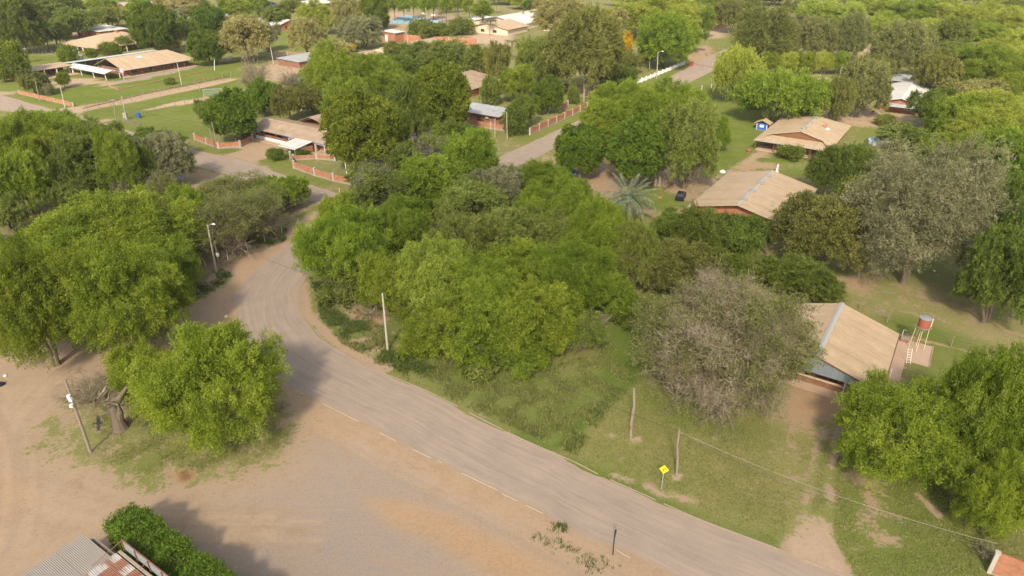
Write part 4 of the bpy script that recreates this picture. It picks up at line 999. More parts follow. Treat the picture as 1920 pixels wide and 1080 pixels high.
palm((568,165),(562,148),"short blue green palm beside the bare tree",36,'palm')
palm((1103,192),(1103,160),"thin palm in the brick walled yard",22)
palm((75,12),(75,2),"palm beyond the upper left roofs",22)
# ------------------------------------------------------------------ buildings, set on the town grid (local x = along u, local y = w1 - w)
def build_at(name, label, cat, u, w, group=None): x, y = W(u, w); return thing(name, label, cat, (x, y, 0), GA, group)
def window(parent, face, p, z, wd_, ht, at_, kind='window', frame='dwood', fill='glass'):
    """on the wall plane x=at_ (face 'x') or y=at_ (face 'y'); outside is towards smaller values"""
    m1 = MB(); m2 = MB(); t = .09
    def bx(mb, a, b, z0, z1, d0, d1):
        if face == 'x': mb.box(at_-d1, at_-d0, a, b, z0, z1)
        else: mb.box(a, b, at_-d1, at_-d0, z0, z1)
    for a, b, z0, z1 in ((p, p+t, z, z+ht), (p+wd_-t, p+wd_, z, z+ht), (p+t, p+wd_-t, z+ht-t, z+ht), (p+t, p+wd_-t, z, z+t), (p+wd_/2-t/2, p+wd_/2+t/2, z+t, z+ht-t)): bx(m1, a, b, z0, z1, -.02, .05)
    bx(m2, p+t, p+wd_-t, z+t, z+ht-t, -.02, .015)
    f = obj(kind, m1, M[frame], parent); obj('pane' if kind == 'window' else 'panel', m2, M[fill], f); return f
def posts(parent, pts, h, mat, s=.16, name='veranda_post', z0=0.0):
    me = None
    for (x, y) in pts:
        if me is None: me = MB().box(-s/2, s/2, -s/2, s/2, 0, h).mesh(name)
        obj(name, me, M[mat], parent, (x, y, z0))
def gable(parent, L, D, ze, zr, ridge, roofmat, wallmat, wall, axis='x', hip=(0, 0), skirt=None, ridgecap=True, t=.10, side='roof_slope'):
    """roof LxD; ridge at y=ridge (axis x) ; wall rect (x0,x1,y0,y1); hip = roof pulled in at x=0 and x=L"""
    h0, h1 = hip
    def P_(x, y, z): return (x, y, z) if axis == 'x' else (y, x, z)
    def sl(nm, pts): 
        mb = MB(); mb.poly(pts if axis == 'x' else pts[::-1], t); return obj(nm, mb, M[roofmat], parent)
    sl(side, [P_(0,0,ze), P_(L,0,ze), P_(L-h1,ridge,zr), P_(h0,ridge,zr)])
    sl(side, [P_(h0,ridge,zr), P_(L-h1,ridge,zr), P_(L,D,ze), P_(0,D,ze)])
    if h0: sl('hip_end', [P_(0,0,ze-.01), P_(h0,ridge,zr-.01), P_(0,D,ze-.01)][::-1])
    if h1: sl('hip_end', [P_(L,0,ze-.01), P_(L-h1,ridge,zr-.01), P_(L,D,ze-.01)])
    if ridgecap:
        mb = MB(); a, b = P_(h0,ridge,zr), P_(L-h1,ridge,zr)
        w = .22
        for s_ in (-1, 1):
            q = [P_(h0,ridge,zr+.06), P_(L-h1,ridge,zr+.06), P_(L-h1,ridge+s_*w,zr+.02), P_(h0,ridge+s_*w,zr+.02)]
            mb.poly(q if (s_ > 0) == (axis == 'x') else q[::-1], .03)
        obj('ridge_cap', mb, M['ridge'], parent)
    # gutters along both eaves
    for yy in (0, D):
        mb = MB(); y0, y1 = (yy-.12, yy-.01) if yy == 0 else (yy+.01, yy+.12)
        a, b = P_(0,y0,0), P_(L,y1,0); mb.box(min(a[0],b[0]), max(a[0],b[0]), min(a[1],b[1]), max(a[1],b[1]), ze-.17, ze-.03); obj('gutter', mb, M['zinc'], parent)
    # walls
    x0, x1, y0, y1 = wall; th = .2; rise = lambda y: ze + (zr-ze)*(y/ridge if y < ridge else (D-y)/(D-ridge)) - t - .03
    mb = MB()
    for yy in (y0, y1-th):
        a, b = P_(x0,yy,0), P_(x1,yy+th,0); mb.box(min(a[0],b[0]), max(a[0],b[0]), min(a[1],b[1]), max(a[1],b[1]), 0, min(rise(yy), rise(yy+th)))
    obj('long_walls', mb, M[wallmat], parent)
    for xx in (x0+.003, x1-th-.003):
        mb = MB(); prof = [(y0+th+.002,0),(y1-th-.002,0),(y1-th-.002,rise(y1-th)),(ridge,rise(ridge)),(y0+th+.002,rise(y0+th))]
        if h0 or h1: prof = [(y0+th+.002,0),(y1-th-.002,0),(y1-th-.002,min(rise(y1),ze)),(y0+th+.002,min(rise(y0),ze))]
        n = len(prof); vs = [P_(xx,y,z) for y, z in prof]+[P_(xx+th,y,z) for y, z in prof]
        fs = [tuple(range(n))[::-1], tuple(range(n, 2*n))]+[(i, (i+1)%n, (i+1)%n+n, i+n) for i in range(n)]
        mb.add(vs, fs); obj('end_wall', mb, M[wallmat], parent)

# the barn like house at right
b = build_at('barn_house', "barn like house with tan metal roof and bluish sheet gable, right of the thorn tree", 'house', 79.6, .3)
L, D, ze, zr = 16, 15.6, 2.6, 5.0; rd = 7.8
def zroof(y): return ze+(zr-ze)*(y/rd if y < rd else (D-y)/(D-rd))
for k in range(2):                         # each slope
    mb = MB(); q = [(0,0,ze),(L,0,ze),(L,rd,zr),(0,rd,zr)] if k == 0 else [(0,rd,zr),(L,rd,zr),(L,D,ze),(0,D,ze)]
    mb.poly(q, .08); obj('roof_slope', mb, M['roofx'], b)
    for x in np.arange(.35, L, .7):        # standing seams
        mb2 = MB() if x < .4 else mb2
        mb2.box(x-.025, x+.025, 0, 1, 0, 1) if False else mb2.poly([(x-.03,q[0][1]+.02,q[0][2]+.015),(x+.03,q[0][1]+.02,q[0][2]+.015),(x+.03,q[2][1]-.02,q[2][2]+.015),(x-.03,q[3][1]-.02,q[3][2]+.015)], .04)
    obj('roof_seams', mb2, M['roofx'], b)
mb = MB()
for s_ in (-1, 1):
    q = [(-.05,rd,zr+.09),(L+.05,rd,zr+.09),(L+.05,rd+s_*.35,zr-.02),(-.05,rd+s_*.35,zr-.02)]; mb.poly(q if s_ > 0 else q[::-1], .03)
obj('ridge_cap', mb, M['ridge'], b)
for y0 in (-.14, D+.02): mb = MB().box(0, L, y0, y0+.12, ze-.16, ze-.03); obj('gutter', mb, M['dwood'], b)
mb = MB()
for (y0, y1) in ((.02, rd), (rd, D-.02)): mb.poly([(-.08,y0,zroof(y0)-.02),(-.02,y0,zroof(y0)-.02),(-.02,y1,zroof(y1)-.02),(-.08,y1,zroof(y1)-.02)], .16)
obj('verge_board', mb, M['dwood'], b)
ypan = np.arange(.5, D-.4, .75); me = None
for y in ypan:                             # gable of upright sheets
    y2 = min(y+.73, D-.5); z0 = 2.42
    mb = MB(); vs = [(.10,y,z0),(.10,y2,z0),(.10,y2,zroof(y2)-.12),(.10,y,zroof(y)-.12)]
    if y < rd < y2: vs = [(.10,y,z0),(.10,y2,z0),(.10,y2,zroof(y2)-.12),(.10,rd,zr-.12),(.10,y,zroof(y)-.12)]
    n = len(vs); dx = .03 if int(y/.75) % 2 else .0
    vs = [(x+dx, a, c) for x, a, c in vs]; mb.add(vs+[(x+.03, a, c) for x, a, c in vs], [tuple(range(n))[::-1], tuple(range(n,2*n))]+[(i,(i+1)%n,(i+1)%n+n,i+n) for i in range(n)]); obj('gable_sheet', mb, M['gablez'], b)
mb = MB().box(3.2, 3.4, .9, D-.9, 0, 2.5).box(3.4, L-1, .9, 1.1, 0, 2.5).box(3.4, L-1, D-1.1, D-.9, 0, 2.5).box(L-1, L-.8, .9, D-.9, 0, 2.7); obj('brick_wall', mb, M['brick'], b)
mb = MB().box(1.2, 1.35, 4.2, 9.6, 0, .95); obj('brick_parapet', mb, M['brickd'], b)
mb = MB().box(1.12, 1.42, 4.1, 9.7, .96, 1.06); obj('sill', mb, M['cream'], b)
for y in (.8, 4.0, 9.8, 14.6): mb = MB().box(.25, .45, y-.1, y+.1, 0, 2.4); obj('veranda_post', mb, M['zinc'] if y == 4.0 else M['conc'], b)
mb = MB().box(-.4, L, -1.6, .4, .0, .06).box(-.4, 3.2, .402, D, .0, .058); obj('floor_slab', mb, M['paving'], b)
window(b, 'x', 5.0, .0, 1.0, 2.1, 3.2, 'door', 'dwood', 'dwood'); window(b, 'x', 8, 1.0, 1.6, 1.1, 3.2); window(b, 'y', 5, 1.0, 1.6, 1.1, .9); window(b, 'y', 10, 1.0, 1.6, 1.1, .9)
# roof vented house
b = build_at('tan_roof_house', "house with long tan metal roof and grey ridge vents, below the blue playhouse lawn", 'house', 125.3, -22.0)
gable(b, 25, 19, 2.8, 5.0, 9.6, 'roofx', 'brick', (1.2, 23.8, 1.2, 17.8))
for x in (3.5, 9, 14.5, 20):
    mb = MB().poly([(x,8.9,5.05),(x+1.1,8.9,5.05),(x+1.1,9.6,5.35),(x,9.6,5.35)],.22).poly([(x,9.6,5.35),(x+1.1,9.6,5.35),(x+1.1,10.3,5.05),(x,10.3,5.05)],.22); obj('ridge_vent', mb, M['zinc'], b)
mb = MB().tube([(6,4.6,3.8),(6,4.6,5.0)],.05).tube([(6.2,4.0,3.7),(6.0,4.6,4.9)],.04); obj('antenna', mb, M['zinc'], b)
for x in (5, 12, 18): window(b, 'y', x, 1.0, 1.6, 1.1, 1.2)
x, y = W(149, -42); t = thing('satellite_dish', "white round dish beside the far corner of the vented tan roof", 'satellite dish', (x, y, 0)); 
obj('mast', MB().tube([(0,0,0),(0,0,2.6)], .05), M['zinc'], t); obj('dish', MB().lathe([(0,2.7),(.35,2.75),(.62,2.95),(.68,3.1),(.6,3.3),(.35,3.5),(0,3.56)], 16), M['white'], t)
# tan hipped house
b = build_at('dutch_gable_house', "house with tan gabled roof over a front skirt roof, beside the blue playhouse", 'house', 181, -25.5)
L, D = 29, 18.7; y_r = 8.6
def sl(nm, pts, mat='roofx', t=.1): o = MB(); o.poly(pts, t); return obj(nm, o, M[mat], b)
sl('roof_slope', [(0,0,2.6),(L,0,2.6),(25,y_r,5.0),(5.5,y_r,5.0),(5.5,3.0,3.44)]); sl('roof_slope', [(5.5,y_r,5.0),(25,y_r,5.0),(L,D,2.6),(0,D,2.6),(5.5,15.5,3.36)])
sl('front_skirt_roof', [(0,0,2.62),(5.5,3.0,3.46),(5.5,15.5,3.38),(0,D,2.62)][::-1] if False else [(0,D,2.62),(0,0,2.62),(5.7,2.2,2.98),(5.7,16.3,2.98)], 'roofy')
sl('back_hip', [(L,0,2.6),(L,D,2.6),(25,y_r,4.99)])
mb = MB(); vs = [(5.9,2.4,2.8),(5.9,16.1,2.8),(5.9,y_r,4.85)]; mb.add(vs+[(a+.1,c,d) for a,c,d in vs], [(2,1,0),(3,4,5),(0,1,4,3),(1,2,5,4),(2,0,3,5)]); obj('gable_panel', mb, M['dwood'], b)
mb = MB()
mb.poly([(5.5,y_r,5.08),(25,y_r,5.08),(25,y_r+.3,4.98),(5.5,y_r+.3,4.98)],.03).poly([(5.5,y_r-.3,4.98),(25,y_r-.3,4.98),(25,y_r,5.08),(5.5,y_r,5.08)],.03); obj('ridge_cap', mb, M['ridge'], b)
for x in (9, 15.5, 22): obj('ridge_vent', MB().box(x, x+1.1, y_r-.55, y_r+.55, 5.05, 5.25), M['zinc'], b)
c_ = obj('chimney', MB().box(17.0, 17.7, 4.6, 5.3, 3.6, 4.9), M['brick'], b); obj('cap', MB().box(16.95, 17.75, 4.55, 5.35, 4.9, 5.0), M['concd'], c_)
obj('flashing', MB().poly([(15.9,3.6,3.68),(17.8,3.6,3.68),(17.8,4.5,3.93),(15.9,4.5,3.93)], .02), M['white'], b)
mb = MB().box(4.5, 4.7, 1.5, 17, 0, 2.5).box(4.7, 27, 1.5, 1.7, 0, 2.7).box(4.7, 27, 16.8, 17, 0, 2.7).box(27, 27.2, 1.5, 17, 0, 2.7); obj('brick_wall', mb, M['brickd'], b)
obj('gutter', MB().box(-.14, -.02, 0, D, 2.42, 2.58), M['zinc'], b)
posts(b, [(.4, y) for y in (.4, 4.5, 9, 13.5, 18.2)], 2.4, 'dwood'); window(b, 'x', 6, 1, 1.6, 1.1, 4.5); window(b, 'x', 12, 0, 1, 2.1, 4.5, 'door', 'dwood', 'dwood'); window(b, 'y', 12, 1, 1.6, 1.1, 1.5)
obj('floor_slab', MB().box(0, 4.5, 1, 18, 0, .08), M['paving'], b)
tree(1484,286,56,22,'drkC',"creeper hedge along the veranda of the tan gabled house")
# blue playhouse
b = build_at('playhouse', "small blue playhouse with white window on the lawn by the umbrella acacia", 'playhouse', 201.6, -46.2)
obj('wall', MB().box(0, 2.2, 0, 2.9, .1, 1.9), M['blue'], b)
mb = MB()
for y in (-.02, 2.80): mb.box(-.04, .06, y, y+.12, .1, 1.9)
mb.box(-.05, .0, .9, 2.0, .8, 1.5); obj('white_trim', mb, M['white'], b); obj('side_wall', MB().box(.05, 2.15, -.06, -.01, .1, 1.9), M['cream'], b)
obj('roof_slope', MB().poly([(-.6,-.9,1.9),(2.8,-.9,1.9),(2.8,1.3,2.9),(-.6,1.3,2.9)],.08), M['roofx'], b); obj('roof_slope', MB().poly([(-.6,1.3,2.9),(2.8,1.3,2.9),(2.8,3.6,1.9),(-.6,3.6,1.9)],.08), M['roofx'], b)
obj('floor', MB().box(-.2, 2.4, -.9, 3.0, 0, .09), M['wood'], b)
# pool
x, y = W(205, -17.2); b = thing('round_pool', "round above ground pool with white wall and blue water", 'pool', (x, y, 0))
obj('wall', MB().lathe([(2.85,0),(2.85,1.1),(2.65,1.12),(2.65,.9)], 32), M['white'], b); obj('water', MB().lathe([(0,.98),(2.66,.98)], 32), M['poolw'], b)
mb = MB()
for k in range(14): a = k*math.pi/7; mb.tube([(2.93*math.cos(a),2.93*math.sin(a),0),(2.93*math.cos(a),2.93*math.sin(a),1.15)], .06, 5)
obj('uprights', mb, M['blue'], b)["kind"] = "stuff"
# long veranda house
b = build_at('veranda_house', "long brick house with tan hipped roof and timber veranda posts at upper left", 'house', 143, -273.5)
gable(b, 31.5, 21, 2.7, 6.2, 11, 'roofx', 'brickd', (1.5, 29.5, 3.0, 19.5), hip=(0, 5.5), ridgecap=False)
posts(b, [(x, .35) for x in np.arange(3, 31.4, 4.6)], 2.6, 'dwood', .2)
for x in (4.5, 12, 22): window(b, 'y', x, .7, 2.4, 1.4, 3.0)
window(b, 'y', 18, .05, 1.6, 2.1, 3.0, 'door', 'dwood', 'dwood'); window(b, 'x', 7, 1, 1.6, 1.2, 1.5)
obj('floor_slab', MB().box(0, 31.5, -.3, 3.0, 0, .12), M['paving'], b)
obj('skylight', MB().poly([(11,7.5,5.16),(13.2,7.5,5.16),(13.2,9,5.64),(11,9,5.64)], .04), M['roofblue'], b)
b = build_at('porch_roof', "white sheet metal porch roof at the left end of the long veranda house", 'porch', 136.0, -274)
gable(b, 28, 6.2, 2.5, 3.3, 3.1, 'roofw', 'white', (1, 1.3, .8, 1.1), axis='y', ridgecap=False)
for ch in list(b.children):
    if ch.name.split('.')[0] in ('long_walls', 'end_wall'): bpy.data.objects.remove(ch)
posts(b, [(.4, y) for y in (.5, 9, 18, 27)]+[(5.8, y) for y in (.5, 9)], 2.4, 'white', .18)
b = build_at('lean_to_shed', "long narrow pale blue metal roof behind the veranda house", 'shed', 139.5, -305.6)
obj('roof_slope', MB().poly([(0,0,3.0),(38,0,3.0),(38,5,2.7),(0,5,2.7)],.08), M['roofblue'], b); obj('back_wall', MB().box(.5, 37.5, 4.4, 4.6, 0, 2.6), M['brickd'], b)
posts(b, [(x, .4) for x in np.arange(1, 38, 5)], 2.85, 'zinc', .12, 'post')
b = build_at('carport', "open carport with tan roof and orange brick end wall at the left", 'carport', 117.2, -299.3)
obj('roof_slope', MB().poly([(0,0,3.0),(20.5,0,3.0),(20.5,9.5,3.4),(0,9.5,3.4)],.1), M['roofx'], b); obj('end_wall', MB().box(-.25, -.02, 0, 9.5, 0, 3.1), M['brick'], b)
obj('back_wall', MB().box(0, 20.3, 9.0, 9.2, 0, 3.1), M['brickd'], b); posts(b, [(x, .4) for x in (9.5, 14, 19.8)], 2.9, 'white', .3)
obj('floor_slab', MB().box(0, 21, -3, 9, 0, .03), M['paving'], b)
# hip roofed house with white pillars
b = build_at('hip_roof_house', "big tan hip roofed house with white pillars behind the long veranda house", 'house', 163.5, -332.5)
gable(b, 36, 31, 3.0, 7.0, 15, 'roofx', 'brickd', (3.5, 33, 3.5, 28), hip=(14, 14), ridgecap=False)
posts(b, [(.4, y) for y in np.arange(.5, 31, 5)]+[(x, .4) for x in np.arange(5, 20, 5)], 2.9, 'white', .38, 'pillar')
c_ = obj('chimney', MB().box(19, 20.2, 14.2, 15.4, 6.6, 7.9), M['brick'], b); window(b, 'x', 8, .8, 2, 1.3, 3.5); window(b, 'x', 18, .8, 2, 1.3, 3.5)
b = build_at('flat_roof_garage', "pale flat roofed outbuilding behind the hip roofed house", 'garage', 194, -385)
obj('roof', MB().poly([(0,0,3.2),(16,0,3.2),(16,22,3.6),(0,22,3.6)],.12), M['roofw'], b); obj('wall', MB().box(1, 15, 1, 21, 0, 3.0), M['brick'], b); window(b, 'x', 5, .8, 2, 1.3, 1)
# far roofs
def simple_house(name, label, u, w, L, D, ze, zr, roof, wall, axis='x', hip=(0, 0), cat='house', wins=((2, 1), (6, 1))):
    b = build_at(name, label, cat, u, w)
    LL, DD = (L, D) if axis == 'x' else (D, L)
    gable(b, LL, DD, ze, zr, DD/2, roof, wall, (.7, LL-.7, .7, DD-.7), axis=axis, hip=hip, ridgecap=False)
    for p, z in wins: window(b, 'x', p, z, 1.6, 1.2, .7); window(b, 'y', p, z, 1.6, 1.2, .7)
    return b
simple_house('brown_roof_house', "far brown roofed house among trees at upper left", 212, -466, 22, 42, 3, 5.6, 'roofbx', 'brickd', 'y', cat='house')
b = simple_house('porch_house', "far tan roofed house with dark porch at the top left", 264, -474, 26, 26, 3, 5.6, 'roofx', 'brickd')
posts(b, [(-.6, y) for y in (1, 8, 15, 24)], 2.8, 'white', .3)
b = build_at('brick_tower', "orange brick chimney block beside the far porch roof at the top left", 'tower', 272, -497); obj('wall', MB().box(0, 7, 0, 9, 0, 4.6), M['brick'], b); obj('cap', MB().box(-.2, 7.2, -.2, 9.2, 4.6, 4.8), M['conc'], b); window(b, 'x', 3, 2, 1.6, 1.4, 0)
simple_house('white_garage', "small white garage with pink gable wall behind the pale tree, upper left", 284, -417, 12, 12, 3, 4.6, 'roofw', 'white')
b = build_at('white_courtyard_wall', "pale low wall and parked roof behind the mango trees at upper left", 'wall', 250, -405); obj('wall', MB().box(0, 18, 0, .3, 0, 1.6), M['white'], b)
simple_house('gable_cottage', "small brick cottage with white front roof in the far middle left", 262, -329, 20, 24, 2.6, 5.2, 'roofw', 'brick', 'y')
simple_house('white_roof_house', "far white roof at the top edge left of the pale yellow tree", 345, -398, 24, 22, 3, 5, 'roofw', 'brickd')
# L shaped house on the side road
b = build_at('long_brown_roof_house', "long low house with brown roof and white lean-to on the side road corner", 'house', 115.8, -129)
gable(b, 33.5, 12, 2.8, 4.6, 5.0, 'roofbx', 'brick', (.8, 32.8, 2.2, 11), axis='y', ridgecap=False)
mb = MB().box(.5, .7, 12.4, 33, 0, .9); obj('low_wall', mb, M['white'], b); mb = MB().box(.45, .75, 18, 33, .9, 1.5); obj('brick_parapet', mb, M['brickd'], b)
mb = MB().box(.35, .5, 4, 19, 2.1, 2.68); obj('fascia', mb, M['roofblue'], b); window(b, 'x', 20, .3, 3.5, 2.0, 2.2, 'door', 'zinc', 'zinc'); window(b, 'x', 27, 1, 1.8, 1.2, 2.2)
posts(b, [(.6, y) for y in (.6, 5.5, 9)], 2.7, 'conc', .45, 'pillar'); posts(b, [(.6, 32.8), (.6, 19)], 2.7, 'conc', .3, 'pillar')
for y in (24, 29): window(b, 'x', y, .9, 1.8, 1.2, 2.2)
wg = MB(); b2 = b
obj('wing_roof_slope', MB().poly([(12.2,15,2.8),(30,15,2.8),(30,22,5.2),(10.5,22,5.2)],.1), M['roofb'], b); obj('wing_roof_slope', MB().poly([(10.5,22,5.2),(30,22,5.2),(30,29,2.8),(12.2,29,2.8)],.1), M['roofb'], b); obj('wing_wall', MB().box(12.3, 29, 16, 28, 0, 2.6), M['brick'], b)
obj('floor_slab', MB().box(-1.5, 2.2, 0, 33, 0, .06), M['paving'], b)
b = build_at('lean_to_canopy', "white sheet canopy leaning against the long brown roofed house", 'canopy', 109.6, -138)
obj('roof_slope', MB().poly([(0,0,2.2),(6.0,0,2.85),(6.0,6.4,2.85),(0,6.4,2.2)],.06), M['roofw'], b); posts(b, [(.2,.2),(.2,6.2)], 2.1, 'zinc', .12, 'post')
obj('brick_wall', MB().box(2.6, 6.0, .1, .3, 0, 1.9), M['brick'], b)
# brick walls with pillars
def panel_wall(name, label, pts, h, pil=.42, base=.45, mat='brick', ph=.25, group=None):
    t = thing(name, label, 'wall', (*pts[0], 0), 0, group); o0 = Vector(pts[0])
    for a, b_ in zip(pts[:-1], pts[1:]):
        a_, c_ = Vector(a)-o0, Vector(b_)-o0; d = (c_-a_); L = d.length; ang = math.atan2(d.y, d.x)
        me = MB().box(.2, L-.2, -.1, .1, base, h); p = obj('brick_panel', me, M[mat], t, (a_.x, a_.y, 0), ang)
        obj('footing', MB().box(.18, L-.18, -.13, .13, 0, base-.003), M['concd'], t, (a_.x, a_.y, 0), ang)
    me = MB().box(-pil/2, pil/2, -pil/2, pil/2, 0, h+ph).box(-pil/2-.05, pil/2+.05, -pil/2-.05, pil/2+.05, h+ph+.001, h+ph+.08).mesh('pillar')
    for i, p in enumerate(pts):
        q = Vector(p)-o0; nx = Vector(pts[min(i+1, len(pts)-1)])-Vector(pts[max(i-1, 0)]); obj('pillar', me, M['conc'], t, (q.x, q.y, 0), math.atan2(nx.y, nx.x))
    return t
g = lambda *p: [G(*q) for q in p]
panel_wall('brick_wall', "curved orange brick wall with pale pillars in front of the long brown roofed house", g((545,298),(552,316),(591,330),(626,340),(658,347),(690,350)), 1.7)
panel_wall('brick_wall', "curved brick wall with pillars under the dense mango tree by the side road", g((366,262),(388,271),(411,279),(451,276),(474,264)), 1.5)
def lerp_pts(a, b, n): return [(a[0]+(b[0]-a[0])*k/n, a[1]+(b[1]-a[1])*k/n) for k in range(n+1)]
panel_wall('brick_wall', "low orange brick wall along the verge of the left lawn", lerp_pts(G(36,176), G(138,200), 6), 1.35, .24, .12, ph=-.02)
panel_wall('brick_wall', "brick boundary wall with columns running beside the far road", lerp_pts(W(160.5,-100.2), W(197,-101.5), 7), 1.9, ph=.05)
panel_wall('brick_wall', "short brick wall in front of the grey roofed brick shed", [W(159.5,-121), W(159.7,-113), W(160,-105.5)], 1.7)
panel_wall('brick_wall', "brown brick wall with columns crossing the yard left of the white fence", lerp_pts(W(217,-123.5), W(221.5,-107), 3), 2.1, mat='brickd', ph=.05)
panel_wall('brick_wall', "orange brick wall running off at the left frame edge", lerp_pts(W(118,-318), W(117.3,-309.5), 2), 1.5, .3, .2, ph=.0)
panel_wall('brick_wall', "short brick wall stub in the walled yard beside the far road", lerp_pts(W(189,-107), W(195,-107.5), 1), 1.9)
panel_wall('brick_wall', "long tall orange brick wall between the dark bushes and the white house", lerp_pts(W(271,-251), W(281,-206), 6), 3.4, .3, .2, ph=.0)
panel_wall('brick_wall', "orange wall behind the sandy crossing at the far end of the lane", lerp_pts(G(1322,56), G(1362,53), 3), 2.2, .4, .3)
panel_wall('brick_wall', "small orange brick wall behind the dark mango trees, upper left", lerp_pts(G(222,62), G(246,64), 2), 1.8, .3, .2, ph=.0)
panel_wall('brick_wall', "tall terracotta brick wall corner in the bottom right corner", [W(59.5, 12.6), W(59.6, 17), W(59.7, 22)], 2.6, .34, .2, ph=.0)
panel_wall('brick_wall', "low brick garden wall inside the pillared brick wall", [W(108, -137), W(112, -133), W(113.5, -128)], 1.2)
# terrace edging
mb = MB(); pts = [(200,160),(222,169),(300,152),(398,131)]
for a, b_ in zip(pts[:-1], pts[1:]): mb.wallp(G(*a), G(*b_), 0, .35, .35)
t = tag(obj('terrace_edging', mb, M['brick']), "low brick edging around the green terrace of the veranda house", 'edging')
mb = MB(); pts = [(155,204),(300,170),(432,143)]
for a, b_ in zip(pts[:-1], pts[1:]): mb.wallp(G(*a), G(*b_), 0, .22, .25)
t = tag(obj('terrace_edging', mb, M['brickd']), "dark brick edging along the upper side of the lawn path", 'edging')
# far middle houses
b = build_at('gablet_house', "brown roofed house with small front gablet before the brick tower, upper middle", 'house', 220, -208)
L, D = 42, 19
sl('roof_slope', [(0,0,3.0),(L,0,3.0),(L,9.5,5.4),(5,9.5,5.4),(5,3.5,3.88)], 'roofb'); sl('roof_slope', [(5,9.5,5.4),(L,9.5,5.4),(L,D,3.0),(0,D,3.0),(5,15.5,3.88)], 'roofb')
sl('front_skirt_roof', [(0,D,3.02),(0,0,3.02),(5,3.5,3.9),(5,15.5,3.9)], 'roofb'); mb = MB(); vs = [(5.4,3.6,3.7),(5.4,15.4,3.7),(5.4,9.5,5.25)]; mb.add(vs+[(a+.1,c,d) for a,c,d in vs], [(2,1,0),(3,4,5),(0,1,4,3),(1,2,5,4),(2,0,3,5)]); obj('gable_panel', mb, M['cream'], b)
obj('wall', MB().box(1.5, L-1, 1.5, D-1.5, 0, 2.85), M['brick'], b); window(b, 'x', 5, 1, 1.6, 1.2, 1.5)
b = build_at('brick_tower', "small brick tank house with white door and pale roof above the gablet roof", 'tower', 266, -245.5)
obj('wall', MB().box(0, 7, 0, 8.6, 0, 4.6), M['brick'], b); obj('roof_slope', MB().poly([(-.5,-.5,4.8),(7.5,-.5,4.8),(7.5,9.1,5.3),(-.5,9.1,5.3)],.12), M['roofw'], b); window(b, 'x', 5.2, .5, 1.6, 3.0, 0, 'door', 'white', 'white')
b = build_at('brown_roof_house', "house with broad brown metal roof behind the brick shed", 'house', 187, -141)
gable(b, 22, 19, 3.0, 4.7, 15, 'roofbx', 'brick', (1, 21, 1, 18)); window(b, 'x', 4, 1, 1.6, 1.2, 1)
obj('ridge_vent', MB().lathe([(.3,4.0),(.3,4.7),(0,4.9)], 10, (8, 13)), M['rust'], b)
b = build_at('brick_shed', "brick shed with grey corrugated roof and brown door beside the far road", 'shed', 163.6, -112.8)
obj('roof_slope', MB().poly([(-.9,-.4,2.85),(8.6,-.4,3.3),(8.6,18,3.3),(-.9,18,2.85)],.08), M['roofg'], b); obj('roof_edge', MB().box(-1.02, -.9, -.4, 18, 2.72, 2.9), M['rust'], b)
obj('wall', MB().box(0, 8, 0, 17.5, 0, 2.7), M['brickd'], b); window(b, 'x', 5.5, .1, 1.3, 2.1, 0, 'door', 'dwood', 'dwood'); window(b, 'x', 7.0, .6, 1.0, 1.5, 0); window(b, 'x', 11, .8, 2.2, 1.2, 0, frame='white')
o = obj('air_conditioner', MB().box(-.45, -.05, 3.6, 4.6, 1.7, 2.3), M['greyp'], b)
b = build_at('grey_roof_shed', "low grey flat roof under bare trees in the far middle", 'shed', 193, -232); obj('roof', MB().poly([(0,0,2.6),(18,0,2.6),(18,14,3.0),(0,14,3.0)],.1), M['roofg'], b); obj('wall', MB().box(.5, 17.5, .5, 13.5, 0, 2.4), M['brickd'], b)
b = build_at('yard_gate', "white sheet gate in front of the orange earth yard", 'gate', 208, -229)
for k in range(3): obj('gate_panel', MB().box(0, .08, k*3.4, k*3.4+3.3, .1, 2.2), M['white'], b)
mb = MB()
for k in range(4): mb.box(-.1, .2, k*3.4-.1, k*3.4+.0, 0, 2.5)
obj('gate_posts', mb, M['conc'], b)
# white house group at the top
b = build_at('white_villa', "large white house with several pale roofs behind the round headed palm", 'house', 318, -213)
for (x0, y0, L_, D_, e, r, m_, ax) in ((0,0,22,27,3,5.6,'roofx','x'), (22,6,32,34,3,6.2,'roofw','x'), (54,10,20,28,3.4,6.4,'roofx','x'), (26,30,20,18,2.8,4.2,'roofw','y')):
    LL, DD = (L_, D_) if ax == 'x' else (D_, L_)
    f = (lambda x, y, z: (x0+x, y0+y, z)) if ax == 'x' else (lambda x, y, z: (x0+y, y0+x, z))
    for k in range(2):
        q = [f(0,0,e),f(LL,0,e),f(LL,DD/2,r),f(0,DD/2,r)] if k == 0 else [f(0,DD/2,r),f(LL,DD/2,r),f(LL,DD,e),f(0,DD,e)]
        obj('roof_slope', MB().poly(q if ax == 'x' else q[::-1], .12), M[m_], b)
    mb = MB(); n = 5; pr = [(1,0),(DD-1,0),(DD-1,e-.0),(DD/2,r-.25),(1,e-.0)]; vs = [f(1,y,z) for y, z in pr]+[f(LL-1,y,z) for y, z in pr]
    mb.add(vs, [tuple(range(n)), tuple(range(n,2*n))[::-1]]+[(i,i+n,(i+1)%n+n,(i+1)%n) for i in range(n)]); obj('wall', mb, M['cream'], b)
obj('chimney', MB().box(46, 47, 20, 21, 5.6, 6.9), M['brick'], b); posts(b, [(24, y) for y in (32, 37, 42, 46)], 2.7, 'white', .5, 'pillar'); window(b, 'x', 8, .8, 2.5, 1.4, 1); window(b, 'x', 16, .8, 2.5, 1.4, 1)
